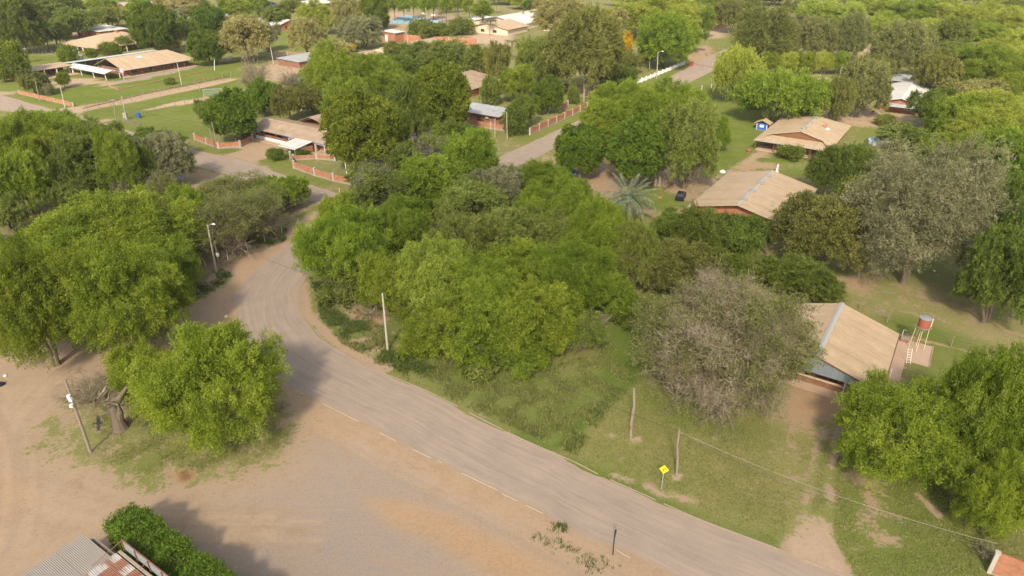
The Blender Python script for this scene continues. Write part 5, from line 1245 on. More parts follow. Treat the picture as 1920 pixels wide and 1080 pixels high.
b = build_at('white_garage', "low white and blue roof at the right gable of the white house", 'garage', 345, -196); obj('roof_slope', MB().poly([(0,0,3),(22,0,3),(22,13,3.5),(0,13,3.5)],.1), M['roofw'], b); obj('wall', MB().box(1, 21, 1, 12, 0, 2.8), M['cream'], b)
# right middle sheds
b = build_at('grey_roof_shed', "long grey roofed shed on posts behind the white roofed house", 'shed', 283.5, -19.8); obj('roof_slope', MB().poly([(0,0,3),(13,0,3.4),(13,10,3.4),(0,10,3)],.08), M['roofg'], b); obj('back_wall', MB().box(11.5, 11.7, .5, 9.5, 0, 2.9), M['dwood'], b); posts(b, [(.3,.3),(.3,9.7),(.3,5)], 2.9, 'wood', .25, 'post')
b = build_at('white_roofed_house', "white and grey roofed brick house behind the half bare tree", 'house', 246, -11.5)
gable(b, 34, 12.5, 2.8, 4.4, 6.2, 'roofw', 'brick', (.9, 33, .9, 11.6), ridgecap=False)
obj('brick_parapet', MB().box(10, 34, -.35, -.15, 2.2, 3.2), M['brick'], b); window(b, 'x', 3, .9, 1.8, 1.2, .9, frame='white'); obj('grey_lean_to', MB().poly([(-3,0,2.3),(-.05,0,2.7),(-.05,9,2.7),(-3,9,2.3)],.07), M['roofg'], b)
for u, w, lb, L_, D_, m_ in ((380,14,"long pale roof on the top edge above the upper right wood",14,40,'roofw'),(395,95,"pale long roof on the top edge near the right corner",16,60,'roofx'),(395,128,"green roof in the top right corner",14,26,'roofblue')):
    b = build_at('far_building', lb, 'building', u, w); gable(b, D_, L_, 3.4, 5.2, L_/2, m_, 'cream', (.8, D_-.8, .8, L_-.8), axis='y', ridgecap=False)
b = build_at('green_sheet_building', "dark green sheet building on the top edge left of the mango group", 'building', 330, -425); gable(b, 30, 12, 3.4, 5, 6, 'roofg', 'blue', (.8, 29, .8, 11), axis='y', ridgecap=False)
# white concrete fence
t = thing('concrete_fence', "white concrete baluster fence along the far road verge", 'fence', (*W(241,-104), 0), GA)
me = MB().box(-.2,.2,-.2,.2,0,1.7).mesh('fence_post'); n = 12; st_ = 48/n
rail = MB().box(.2, st_-.2, -.07, .07, 1.25, 1.4).box(.2, st_-.2, -.07, .07, .2, .35).mesh('rail')
bal = MB()
for k in range(12): bal.box(.35+k*.29, .47+k*.29, -.05, .05, .351, 1.249)
bal = bal.mesh('balusters')
for k in range(n+1):
    obj('fence_post', me, M['white'], t, (k*st_, 0, 0))
    if k < n: obj('rail', rail, M['white'], t, (k*st_, 0, 0)); obj('balusters', bal, M['white'], t, (k*st_, 0, 0))["kind"] = "stuff"
# blue sports court
pts = [G(727,42), G(806,48.5), G(835,38), G(757,28)]
me = MB().add([(*p, .024) for p in pts], [(0,1,2,3)]); struct('sports_court', me, M['court'])
def seg_line(a, b, w, mb): mb.wallp(a, b, .025, .029, w)
mb = MB(); ctr = lambda s, r: tuple((1-s)*((1-r)*np.array(pts[0])+r*np.array(pts[1]))+s*((1-r)*np.array(pts[3])+r*np.array(pts[2])))
for s_ in (.1, .9): seg_line(ctr(.08, s_), ctr(.92, s_), .18, mb)
for s_ in (.08, .3, .7, .92): seg_line(ctr(s_, .1), ctr(s_, .9), .18, mb)
struct('court_lines', mb, M['white'])
t = thing('court_net', "net with posts across the blue court", 'net', (*ctr(.5, 0.0), 0)); o0 = Vector(ctr(.5, 0)); e_ = Vector(ctr(.5, 1))-o0
obj('net_cloth', MB().wallp((0,0), tuple(e_), .15, 1.05, .03), M['net'], t); obj('net_band', MB().wallp((0,0), tuple(e_), 1.051, 1.15, .05), M['white'], t)
for p in ((0,0), tuple(e_)): obj('net_post', MB().tube([(*p,0),(*p,1.25)], .08, 6), M['white'], t)
for k, (px, py) in enumerate(((794,28),(812,31))):
    b = thing('court_bench', "white bench behind the blue court, "+("left one" if k == 0 else "right one"), 'bench', (*G(px, py), 0), GA-math.pi/2, "benches behind the court")
    obj('seat', MB().box(-1.6,1.6,-.3,.3,.42,.5), M['white'], b); obj('backrest', MB().box(-1.6,1.6,.3,.38,.55,1.3), M['white'], b)
    for x in (-1.3, 1.3): obj('leg', MB().box(x-.08,x+.08,-.25,.3,0,.41), M['white'], b)
t = thing('mesh_fence', "grey wire mesh fence with posts behind the blue court", 'fence', (*G(735, 24), 0))
o0 = Vector(G(735,24)); line = [Vector(G(x, y))-o0 for x, y in ((735,24),(775,27),(815,31),(850,35),(885,39))]
for a, c_ in zip(line[:-1], line[1:]): 
    mb = MB()
    for k in range(14): z = .2+k*.2; mb.wallp(tuple(a), tuple(c_), z, z+.035, .03)
    n = int((c_-a).length/.5)
    for k in range(n): p = a.lerp(c_, k/n); mb.box(p.x-.02,p.x+.02,p.y-.02,p.y+.02,.1,2.9)
    obj('wire_mesh', mb, M['concd'], t)["kind"] = "stuff"
for a in line: obj('fence_post', MB().tube([(a.x,a.y,0),(a.x,a.y,3.1)], .09, 6), M['concd'], t)
# ------------------------------------------------------------------ workshop in the bottom left corner
def corr_sheet(L, Wd, amp=.022, pitch=.15, n=8):
    """corrugated sheet, ribs running along x, length L, width Wd (along y)"""
    k = int(Wd/pitch*4); ys = np.linspace(0, Wd, k+1); zs = amp*np.sin(ys/pitch*2*math.pi)
    vs = [(x, y, z) for x in (0, L) for y, z in zip(ys, zs)]; m_ = k+1
    return MB().add(vs, [(i, i+m_, i+m_+1, i+1) for i in range(k)])
ZR = 3.0
b = build_at('workshop', "workshop with corrugated roofs, rusty at right, behind the clipped hedge at bottom left", 'workshop', 17.0, -44.0)
ox = lambda u: u-17.0
oy = lambda w: -44.0-w
# dusty left roof: sheets with ribs running along w
def rot_sheet(nm, x0, y0, Lx, Ly, z, mat):   # ribs run along y
    k = int(Lx/.15*4); xs = np.linspace(0, Lx, k+1); zs = .022*np.sin(xs/.15*2*math.pi); n_ = k+1
    vs = [(x0+x, y, z+zz+((y-y0)*-.02)) for y in (y0, y0+Ly) for x, zz in zip(xs, zs)]
    return obj(nm, MB().add(vs, [(i, i+1, i+n_+1, i+n_) for i in range(k)]), mat, b)
for r_ in range(3):
    for c_ in range(2): rot_sheet('roof_sheet', ox(15.5)-(r_+1)*2.5+r_*.01, oy(-52.3)+.05+c_*2.35, 2.46, 2.4, ZR+.03*(1-c_)+.008*r_, M['corr'])
obj('roof_frame', MB().box(ox(7.5), ox(15.45), oy(-52.2), oy(-57), ZR-.35, ZR-.16), M['concd'], b)
# rusty patched roof, ribs along w, sheets of differing rust
rr = random.Random(9)
for r_ in range(8):
    for c_ in range(8):
        mt = M['crust'] if (rr.random() < .30 or (r_, c_) in ((1,6),(2,5),(1,5),(2,6),(2,4))) else (M['cgrey'] if rr.random() < .8 else M['corr'])
        sh = rot_sheet('roof_sheet', ox(15.9)-(r_+1)*1.0, oy(-44.2)+c_*1.0, .99, 1.06, ZR+.25+.03*((c_+1) % 2)+.012*(r_ % 2), mt)
obj('roof_frame', MB().box(ox(7.9), ox(15.9), oy(-44.2), oy(-52.2)-.05, ZR-.2, ZR+.08), M['concd'], b)
obj('valley_gutter', MB().box(ox(8), ox(15.8), oy(-52.25)-.12, oy(-52.25)+.10, ZR+.1, ZR+.22), M['concd'], b)
obj('front_wall', MB().box(ox(15.75), ox(15.95), oy(-30), oy(-56.2), 0, ZR-.35), M['concd'], b); obj('side_wall', MB().box(ox(7), ox(16), oy(-56.4), oy(-56.2), 0, ZR-.4), M['conc'], b)
# signboard frame standing on the front edge: sheets in a rusty frame
obj('ledge', MB().box(ox(16.0)-.05, ox(16.0)+.2, oy(-30), oy(-52.1), ZR+.32, ZR+.40), M['concd'], b)
for k in range(7):
    y0 = oy(-51.9)-.01-2.0*k; h_ = 1.15
    if y0-1.94 < oy(-38.5)-3: break
    p = obj('board_sheet', MB().box(ox(16.5), ox(16.55), y0-1.94, y0, ZR+.3, ZR+.3+h_), M['zinc'], b)
mb = MB()
for k in range(8):
    y0 = oy(-51.9)-2.0*k; mb.box(ox(16.4), ox(16.48), y0-.05, y0+.03, ZR+.1, ZR+1.48)
mb.box(ox(16.48), ox(16.57), oy(-51.9)-14, oy(-51.9), ZR+1.455, ZR+1.51); obj('board_frame', mb, M['rust'], b)
for k in (0, 2, 4): y0 = oy(-51.9)-2.0*k-.02; obj('stay', MB().tube([(ox(16.45), y0, ZR+1.42), (ox(13.9), y0+.7, ZR+.3)], .035, 5), M['rust'], b)
# hedge in front of the workshop
hc = []
t = thing('hedge', "clipped bright green hedge in front of the workshop at bottom left", 'hedge', (*W(18.6,-54.5), 0), GA)
r = np.random.default_rng(8); n = 62000
sN = 260; yy = r.uniform(0, 26, sN); px_ = r.uniform(-1.35, 1.15, sN); pz = r.uniform(.3, 3.3, sN); 
yv = r.uniform(-.9, 26, n); edge = r.random(n); xw = r.uniform(-1.6, 1.4, n); zz = r.uniform(0, 3.6, n)
m1 = edge < .45; zz[m1] = 3.45+.25*np.sin(yv[m1]*1.9)+.2*np.sin(yv[m1]*4.1+1)+r.normal(0, .18, m1.sum())
m2 = (edge >= .45) & (edge < .72); xw[m2] = 1.35+r.normal(0, .16, m2.sum()); m3 = (edge >= .72) & (edge < .85); xw[m3] = -1.55+r.normal(0, .14, m3.sum()); m4 = edge >= .95; yv[m4] = -.9+r.normal(0, .2, m4.sum())
P = np.stack([xw, yv-1.0, np.clip(zz, .05, 4.1)], 1); P[:, 2] -= np.clip(np.abs(P[:, 0])-1.1, 0, 1)*.6
wv = np.sin(P[:, 1]*1.35)+.7*np.sin(P[:, 1]*2.9+1.3)+.5*np.sin(P[:, 1]*.6+.5); P[:, 0] *= 1+.07*wv; P[:, 2] *= 1+.06*wv
P[:, 0] += r.normal(0, .12, n)*(P[:, 2]/3); P = P*np.array([1, -1, 1]); ld = unit(r.normal(0, .8, (n, 3))+np.array([0, 0, .5])); sv = unit(np.cross(ld, r.normal(0, 1, (n, 3)))); 
T3 = np.stack([P-sv*.05, P+sv*.05, P+ld*.24*r.uniform(.6, 1.3, n)[:, None]], 1); obj('foliage', tri_mesh('hedge_foliage', T3, r.random(n)*.8+.1), M['hedge'], t)
mb = MB()
for k in range(26): mb.tube([(r.uniform(-.3,.3), -k*1.0, 0), (r.uniform(-.6,.6), -k*1.0+r.uniform(-.4,.4), 2.9)], [.06,.02], 5)
obj('stems', mb, M['bark'], t)
# ------------------------------------------------------------------ poles, lamps, cables
def pole(foot, top, label, kind='wood', r0=.14, r1=.09, arm=None, lamp=None, bend=0, name=None, group=None, extra=None):
    (x, y), tp = top_of(foot, top); dx, h = tp[0]-x, tp[2]
    nm = name or ('power_pole' if kind in ('conc', 'white') else 'wooden_pole')
    t = thing(nm, label, 'lamp post' if lamp else 'pole', (x, y, 0), 0, group)
    mb = MB(); mt = dict(wood='wood', conc='conc', white='white', zinc='zinc')[kind]
    mb.tube([(0,0,-.3),(dx*.33+bend*.5,0,h*.33),(dx*.66-bend,bend*.3,h*.66),(dx,0,h)], [r0, r0*.92, (r0+r1)/2, r1], 8); obj('shaft', mb, M[mt], t)
    if lamp:
        sx = lamp
        obj('lamp_arm', MB().tube([(dx,0,h-.15),(dx+sx*.5,0,h+.12),(dx+sx,0,h+.15)], .035, 5), M['zinc'], t)
        obj('lamp_head', MB().tube([(dx+sx*.75,0,h+.15),(dx+sx*1.0,0,h+.19),(dx+sx*1.3,0,h+.12)], [.06,.17,.09], 8), M['white'], t)
    if arm:
        obj('cross_arm', MB().box(dx-arm, dx+arm, -.06, .06, h-.45, h-.33), M['wood'], t)
        for k in (-.9, -.3, .3, .9): obj('insulator', MB().tube([(dx+k*arm,0,h-.33),(dx+k*arm,0,h-.15)], .05, 5), M['white'], t)
    return t, (x+dx, y, h)
pole((406,510),(389,422),"tall concrete street lamp pole with white head at the roadside left of the bend",'conc',.17,.12,lamp=1.0,name='street_lamp')
lampP = top_of((406,510),(390,424))[1]
t, _ = pole((411,493),(398,437),"second slimmer pole with small white box, just right of the concrete street lamp",'wood',.13,.09)
(x, y), tp = top_of((411,493),(408.5,476)); obj('meter_box', MB().box(tp[0]-x-.2,tp[0]-x+.25,-.35,-.13,tp[2]-.35,tp[2]+.3), M['white'], t)
_, midP = pole((727,657),(717,550),"pale concrete pole at the front edge of the central wood",'conc',.16,.10)
_, wP = pole((1268,893),(1274,806),"wooden pole carrying the cable, behind the yellow sign",'wood',.13,.10,bend=.10)
t, _ = pole((1183,822),(1189,728),"crooked thick wooden post standing on the lawn near the tall grass edge",'wood',.19,.12,bend=-.12)
(x, y), tp = top_of((1183,822),(1181,794)); obj('red_insulator', MB().box(-.32,-.16,-.22,-.1,1.5,1.9), M['rust'], t)
t, _ = pole((170,848),(122,712),"leaning wooden pole with white electric boxes on the grassy island",'wood',.17,.11)
(x, y), tp = top_of((170,848),(133,745)); 
for k, (a, c_) in enumerate(((133,741),(134.5,746),(134,757))):
    q = top_of((170,848),(a, c_))[1]; obj('electric_box', MB().box(q[0]-x-.22+.1*k, q[0]-x+.12+.1*k, -.42, -.13, q[2]-.22, q[2]+.22-.05*k), M['white'], t)
pole((681,338),(645,288)if False else (663,288),"white concrete pole standing at the pillared brick wall",'white',.13,.10) if False else pole((652,341),(645,288),"white concrete pole standing at the pillared brick wall",'white',.13,.10)
pole((1231,150),(1234,97),"tall street lamp beside the white concrete fence",'conc',.15,.11,lamp=1.6,name='street_lamp')
pole((1218,130),(1218,108),"thin grey post behind the white concrete fence",'conc',.12,.1)
pole((1186,128),(1187,92),"thin pole beside the yellow flowering tree",'conc',.12,.1)
pole((1095,192),(1095,158),"left thin post in the brick walled yard",'conc',.12,.1); pole((1114,185),(1114,160),"right thin post in the brick walled yard",'conc',.12,.1)
pole((1160,115),(1160,100),"short pole under the yellow flowering tree",'wood',.1,.1)
pole((1326,106),(1327,70),"pole at the sandy end of the lane",'wood',.14,.1)
pole((219,230),(211,186),"dark pole with transformer at the road fork, upper left",'wood',.16,.12,arm=.7)
t, _ = pole((237,224),(228,180),"pale concrete pole with concrete foot at the road fork",'conc',.17,.11); obj('foot_block', MB().box(-.45,.45,-.45,.45,0,2.0), M['conc'], t)
pole((75,190),(65,148),"left wooden pole behind the low brick lawn wall",'wood',.13,.1); pole((92,177),(88,150),"small dead trunk post beside the grey shrub",'wood',.1,.08)
pole((122,202),(112,158),"concrete pole at the right part of the low brick lawn wall",'conc',.14,.1)
pole((110,222),(107,205),"short post on the near side of the side road, upper left",'wood',.1,.1)
pole((341,160),(332,118),"pale pole on the lower lawn in front of the veranda",'conc',.15,.11)
t, _ = pole((233,151),(226,121),"flag pole with pink cloth in front of the veranda roof",'conc',.15,.1,name='flag_pole'); (x, y), tp = top_of((233,151),(228,131)); obj('cloth', MB().box(tp[0]-x-.5,tp[0]-x+.7,-.35,-.2,tp[2]-.9,tp[2]+.5), M['pink'], t)
pole((402,132),(402,112),"white pole at the right end of the veranda lawn",'white',.13,.1)
pole((375,172),(371,151),"post between the lawn path fences below the veranda",'wood',.12,.1)
pole((222,47),(214,20),"slim concrete pole left of the dense mango tree, far left",'conc',.16,.12)
pole((200,47),(193,31),"far curved street lamp behind the hip roofed house",'conc',.14,.1,lamp=-2.2,name='street_lamp')
pole((145,22),(143,6),"far lamp post with square head at the top left",'conc',.16,.12,lamp=.8,name='street_lamp')
pole((176,14),(172,0),"far concrete pole on the top edge at upper left",'conc',.16,.12)
pole((336,70),(333,50),"slim pole beside the tall grey green palm",'conc',.14,.1)
pole((513,120),(507,88),"left pole of the orange earth yard",'conc',.16,.12); pole((541,118),(538,96),"right pole of the orange earth yard",'conc',.14,.1)
pole((783,62),(779,22),"dark mast left in front of the blue court",'wood',.16,.12); pole((800,50),(798,14),"tall mast at the right half of the blue court",'conc',.16,.12)
pole((882,54),(881,12),"dark light mast in front of the white house",'wood',.2,.14,arm=.9)
pole((1585,112),(1580,71),"wooden pole with cross arm in the olive trees",'wood',.18,.13,arm=1.4)
pole((1560,222),(1577,128),"tall leaning rusty lamp post beside the half bare tree",'wood',.13,.09,lamp=.25,name='street_lamp')
pole((1034,95),(1034,62),"thin pole at the right of the white house garage",'conc',.14,.1)
pole((1040,282),(1043,268),"short dark post at the roadside by the round mango tree",'wood',.1,.1)
pole((928,258),(928,222),"left thin pole in front of the brick shed",'conc',.1,.08); pole((951,262),(950,210),"right tall thin pole in front of the brick shed",'conc',.1,.08)
pole((402,278),(392,240),"left dark pole by the curved brick wall under the mango",'wood',.13,.1); pole((408,277),(397,228),"right dark pole by the curved brick wall under the mango",'wood',.13,.1)
# floodlight mast
(x, y), tp = top_of((853,140),(851,92)); t = thing('floodlight_mast', "thick pole carrying two grey floodlight boxes above the dark trees", 'light mast', (x, y, 0))
obj('shaft', MB().tube([(0,0,-.2),(tp[0]-x,0,tp[2]-1.4)], [.38,.30], 8), M['conc'], t)
for s_ in (-1, 1): obj('floodlight', MB().box(tp[0]-x-.1+s_*1.0-.75, tp[0]-x-.1+s_*1.0+.75, -.7, .5, tp[2]-1.4, tp[2]+.2), M['greyp'], t)
# cables
def cable(name, label, pts, sag=.6, r=.03, mat='wire', n=14):
    a, b_ = Vector(pts[0]), Vector(pts[1]); q = []
    for k in range(n+1): s_ = k/n; p = a.lerp(b_, s_); p.z -= sag*4*s_*(1-s_); q.append(tuple(p-a))
    return tag(obj(name, MB().tube(q, r, 4), M[mat], None, tuple(a)), label, 'cable')
cable('overhead_cable', "cable from the street lamp across the road to the pale concrete pole", (tuple(Vector(lampP)-Vector((0,0,1.4))), tuple(Vector(midP)-Vector((0,0,.3)))), 1.0, .028)
cable('overhead_cable', "cable across the tall grass from the concrete pole to the wooden pole", (tuple(Vector(midP)-Vector((0,0,.3))), tuple(Vector(wP)-Vector((0,0,.2)))), 1.3, .028)
cf = W(59.4, 12.3); cable('overhead_cable', "thick cable from the wooden pole to the brick wall corner at bottom right", (tuple(Vector(wP)-Vector((0,0,.2))), (cf[0], cf[1], 3.6)), 1.0, .03, 'wirel')
cable('overhead_cable', "thin dark second cable just below the thick cable over the driveway", (tuple(Vector(wP)-Vector((0,0,.5))), (cf[0]-.1, cf[1], 3.1)), 1.5, .022)
rb = Vector((*G(640,400), 8.2)); nm_ = ["topmost","second","third","lowest"]
for k in range(4):
    z = -.6-.42*k; cable('overhead_cable', nm_[k]+" of the four parallel cables right of the street lamp", (tuple(Vector(lampP)+Vector((.1,0,z))), tuple(rb+Vector((.4*k,0,-.25*k)))), .9, .022, 'wirel' if k % 2 else 'wire')
pole((640,402),(636,352),"concrete pole half hidden behind the leaning mesquite at the road junction",'conc',.15,.11)
tp2 = lambda f_, t_, dz=0.3: tuple(Vector(top_of(f_, t_)[1])-Vector((0,0,dz)))
cable('overhead_cable', "thin cable between the transformer pole and the concrete pole with foot block", (tp2((219,230),(211,186)), tp2((237,224),(228,180))), .2, .03)
cable('overhead_cable', "cable from the road fork pole to the concrete pole on the brick lawn wall", (tp2((219,230),(211,186)), tp2((122,202),(112,158))), 1.2, .035)
cable('overhead_cable', "cable from the road fork pole to the pole pair under the mango tree", (tp2((219,230),(211,186)), tp2((408,277),(397,228))), 1.5, .035)
cable('overhead_cable', "cable from the pole pair under the mango to the white pole at the pillared wall", (tp2((408,277),(397,228)), tp2((652,341),(645,288))), 1.5, .03)
cable('overhead_cable', "cable from the white fence street lamp to the thin pole behind it", (tp2((1231,150),(1234,97)), tp2((1186,128),(1187,92))), .6, .035)
cable('overhead_cable', "cable crossing above the acacia to the tall leaning lamp post", (tp2((1231,150),(1234,97)), tp2((1560,222),(1577,128))), 3.5, .035)
# road signs
(x, y), tp = top_of((1240,917),(1245,872)); t = thing('road_sign', "yellow road sign with black arrow pointing up, on a grey post in the lawn", 'road sign', (x, y, 0), math.radians(-18))
h = tp[2]; obj('post', MB().box(-.045,.045,-.03,.03,-.2,h-.15), M['zinc'], t)
pl = MB(); s_ = .62; pl.add([(a, yv_, c_) for yv_ in (-.06, -.035) for a, c_ in ((0,h-1.12),(s_*.78,h-.55),(0,h+.02),(-s_*.78,h-.55))], [(0,1,2,3),(7,6,5,4),(0,4,5,1),(1,5,6,2),(2,6,7,3),(3,7,4,0)]); p_ = obj('plate', pl, M['yellowp'], t)
ar = MB(); zc_ = h-.55
def tp_(pts): ar.add([(a, -.066, zc_+c_) for a, c_ in pts], [tuple(range(len(pts)))])
tp_([(-.10,-.30),(.0,-.30),(-.02,-.05),(-.14,-.05)]); tp_([(-.14,-.049),(-.02,-.049),(.14,.10),(.06,.17)]); tp_([(-.02,.12),(.20,.04),(.22,.28)])
obj('arrow', ar, M['black'], p_)
(x, y), tp = top_of((1149,1040),(1152,993)); t = thing('road_sign', "dark back of a road sign on a black post between road and sandy yard", 'road sign', (x, y, 0), math.radians(70))
h = tp[2]; obj('post', MB().box(-.05,.05,-.04,.04,-.2,h-.05), M['black'], t)
pl = MB(); pl.add([(a, yv_, c_) for yv_ in (-.08, -.05) for a, c_ in ((0,h-.95),(.45,h-.45),(0,h+.05),(-.45,h-.45))], [(0,1,2,3),(7,6,5,4),(0,4,5,1),(1,5,6,2),(2,6,7,3),(3,7,4,0)]); obj('plate', pl, M['black'], t)
# fences with posts
def post_fence(label, pts, n, h=1.3, r_=.07, mat='wood', wires=3, name='post_fence'):
    o0 = Vector(pts[0]); t = thing(name, label, 'fence', (*pts[0], 0)); Ls = [0]
    for a, b_ in zip(pts[:-1], pts[1:]): Ls.append(Ls[-1]+(Vector(b_)-Vector(a)).length)
    def at_(s):
        for i in range(len(pts)-1):
            if s <= Ls[i+1]+1e-6: return Vector(pts[i]).lerp(Vector(pts[i+1]), (s-Ls[i])/(Ls[i+1]-Ls[i]))-o0
        return Vector(pts[-1])-o0
    me = MB().tube([(0,0,-.1),(.02,.01,h*.6),(0,.03,h)], [r_*1.1, r_, r_*.85], 6).mesh('fence_post')
    rr_ = random.Random(len(label)); P_ = [at_(Ls[-1]*k/n) for k in range(n+1)]
    for p in P_: o = obj('fence_post', me, M[mat], t, (p.x, p.y, 0), rr_.uniform(0, 6)); o.rotation_euler = (rr_.gauss(0, .04), rr_.gauss(0, .04), rr_.uniform(0, 6)); o.scale = (1, 1, rr_.uniform(.9, 1.12))
    for w_ in range(wires): mb = MB(); mb.tube([(p.x, p.y, h*(.35+.28*w_)) for p in P_], .014, 3, False); obj('wire', mb, M['wire'], t)
    return t
post_fence("wooden post fence along the upper edge of the lawn path", g((160,203),(300,172),(434,143)), 14, 1.5, .1)
post_fence("wooden post fence along the lower edge of the lawn path", g((165,208),(241,191),(330,170),(433,148)), 15, 1.5, .1)
post_fence("wooden post fence along the pale sand path with the blue bin", g((232,223),(282,210),(375,188),(398,182)), 9, 1.5, .1)
post_fence("white post fence on the verge right of the far road", g((1286,178),(1302,172),(1323,167),(1370,158)), 5, 1.5, .12, 'white', 2)
post_fence("concrete post fence along the left sandy roadside under the bare thicket", g((386,500),(392,500),(451,477),(505,450),(560,425)), 5, 1.7, .09, 'conc')
post_fence("leaning grey post fence crossing the dry lawn behind the water tower", g((1612,580),(1680,612),(1732,636),(1790,652),(1852,668),(1925,692)), 5, 1.9, .07, 'wood')
post_fence("post fence beyond the far edge of the sandy lot behind the tan gabled house", g((1558,222),(1580,225),(1600,226),(1622,228),(1648,233),(1690,240)), 7, 1.7, .09)
post_fence("post fence in front of the trees along the pale sandy yard", g((1426,133),(1460,134),(1490,137),(1545,141)), 8, 1.6, .1)
post_fence("post fence in the palm grove left of the hip roofed house", g((55,98),(70,100),(90,102),(110,100)), 7, 1.6, .1)
post_fence("low picket fence at the corner of the lawn with the blue bin", g((231,227),(242,231),(262,236)), 16, 1.2, .09, 'wood', 2, 'picket_fence')
post_fence("post fence in the grass beyond the far lane", g((1300,108),(1330,104),(1366,92)), 8, 1.5, .1)
# water tower by the barn
x, y = G(1717,652); (xx, yy), tp = top_of((1717,655),(1733,598)); t = thing('water_tower', "red water tank on white posts beside the barn house", 'water tank', (xx, yy, 0), .3)
dx, h = (tp[0]-xx)*math.cos(-.3), tp[2]; hb = h-1.0
obj('platform', MB().box(-.75,.75,-.75,.75,hb-.32,hb-.2), M['wood'], t)
obj('tank', MB().lathe([(0,hb-.19),(.70,hb-.19),(.72,hb+.3),(.74,hb+1.15),(0,hb+1.16)], 20), M['redtank'], t); obj('tank_lid', MB().lathe([(0,hb+1.25),(.4,hb+1.22),(.78,hb+1.165),(.78,hb+1.10),(.75,hb+1.10)], 20), M['zinc'], t)
for a, c_ in ((-.55,-.55),(.55,-.55),(.55,.55),(-.55,.55)): obj('leg', MB().tube([(a*1.2,c_*1.2,0),(a,c_,hb-.33)], .045, 6), M['cream'], t)
obj('pipe', MB().tube([(1.0,-.3,hb-.3),(1.0,-.3,hb+1.0)], .06, 6), M['white'], t)
t = thing('concrete_pad', "dusty concrete pad under the red water tank", 'slab', (*G(1705,655), 0), GA); obj('slab', MB().box(-3.4,2.4,-2.6,1.6,0,.10), M['paving'], t)
for k in range(4): obj('edge_brick', MB().box(-3.4+k*1.5,-2.0+k*1.5,-2.78,-2.61,0,.16), M['brick'], t)
t = thing('well_box', "small brick well box with grey lid between barn roof and water tank", 'well', (*G(1696,640), 0), GA); obj('wall', MB().box(-.5,.5,-.5,.5,0,.5), M['brick'], t); obj('lid', MB().box(-.55,.55,-.55,.55,.5,.56), M['concd'], t); obj('pump_pipe', MB().tube([(.7,.5,0),(.7,.5,1.4),(.4,.2,1.5)], .04, 6), M['white'], t)
t = thing('ladder', "short white ladder leaning at the concrete pad edge", 'ladder', (*G(1703,682), 0), -.25); 
for a in (-.25,.25): obj('rail', MB().tube([(a,0,0),(a,.9,1.9)], .03, 5), M['white'], t)
for k in range(6): obj('rung', MB().tube([(-.25,.07+.15*k,.15+.316*k),(.25,.07+.15*k,.15+.316*k)], .022, 5), M['white'], t)
t = thing('grab_rail', "white handrail beside the barn house wall", 'rail', (*G(1664,720), 0), GA); obj('rail', MB().tube([(0,0,0),(0,0,.9),(2.6,0,.9),(2.6,0,0)], .035, 5), M['white'], t)
# tanks on posts
def tank(foot, top, label, mat='greyp', r_=.8, hh=1.3, legs=4):
    (x, y), tp = top_of(foot, top); h = tp[2]; t = thing('water_tank', label, 'water tank', (x, y, 0), 0); dx = tp[0]-x
    obj('tank', MB().lathe([(0,h-hh),(r_*.9,h-hh),(r_,h-.15),(r_*.95,h),(0,h+.05)], 16, (dx, 0)), M[mat], t)
    if legs == 1: obj('post', MB().tube([(0,0,-.1),(dx,0,h-hh)], [.16,.12], 6), M['wood'], t)
    else:
        for a, c_ in ((-.5,-.5),(.5,-.5),(.5,.5),(-.5,.5)): obj('leg', MB().tube([(a,c_,0),(dx+a,c_,h-hh-.1)], .07, 5), M['wood'], t)
        obj('platform', MB().box(dx-.8,dx+.8,-.8,.8,h-hh-.1,h-hh-.003), M['wood'], t)
tank((52,118),(42,91),"grey plastic water tank on a post stand beside the citrus bushes, far left",'greyp',1.3,2.0)
tank((150,118),(149,103),"grey plastic tank behind the pale blue metal roof",'greyp',1.2,1.9)
tank((380,232),(374,194),"rusty brown tank on a single post above the mango tree",'rust',.85,1.5,1)
tank((799,80),(799,63),"round grey tank beside the long orange wall",'greyp',1.5,2.2)
tank((674,184),(670,170),"small brown brick tank top between the trees in the middle",'rust',1.0,1.6,1)
tank((1815,148),(1814,129),"small white tank above the green mesquite at the right",'white',.6,1.0,1)
# small items
b = thing('waste_bin', "blue barrel bin with orange foot on the lawn by the picket fence", 'bin', (*G(261,221), 0)); obj('body', MB().lathe([(0,.15),(.5,.15),(.62,.9),(.6,1.5),(.5,1.5),(.48,.3),(0,.3)], 14), M['blue'], b); obj('foot', MB().lathe([(0,0),(.4,0),(.35,.149),(0,.149)], 12), M['rust'], b)
b = thing('post_box', "small red box standing on the verge of the far road", 'box', (*G(1297,124), 0), .6); obj('body', MB().box(-.55,.55,-.4,.4,0,1.7), M['red'], b); obj('lid', MB().box(-.6,.6,-.45,.45,1.7,1.85), M['rust'], b)
b = thing('goal_frame', "grey net frame leaning at the end of the pale sand path", 'goal', (*G(400,181), 0), .3)
mb = MB(); 
for p, q in (((-3.0,0,0),(-3.0,.6,2.4)),((3.0,0,0),(3.0,.6,2.4)),((-3.0,.6,2.4),(3.0,.6,2.4)),((-3.0,0,.1),(3.0,0,.1))): mb.tube([p, q], .05, 5)
obj('frame', mb, M['greyp'], b); mb = MB()
for k in range(20): x_ = -2.9+k*.3; mb.tube([(x_,.02,.1),(x_,.6,2.38)], .02, 3, False)
for k in range(8): z = .2+k*.3; mb.tube([(-2.98,z*.25,z),(2.98,z*.25,z)], .02, 3, False)
obj('netting', mb, M['net'], b)["kind"] = "stuff"
b = thing('cloth_bundle', "blue and red cloth lying under the grey net frame", 'cloth', (*G(405,180), 0), .5)
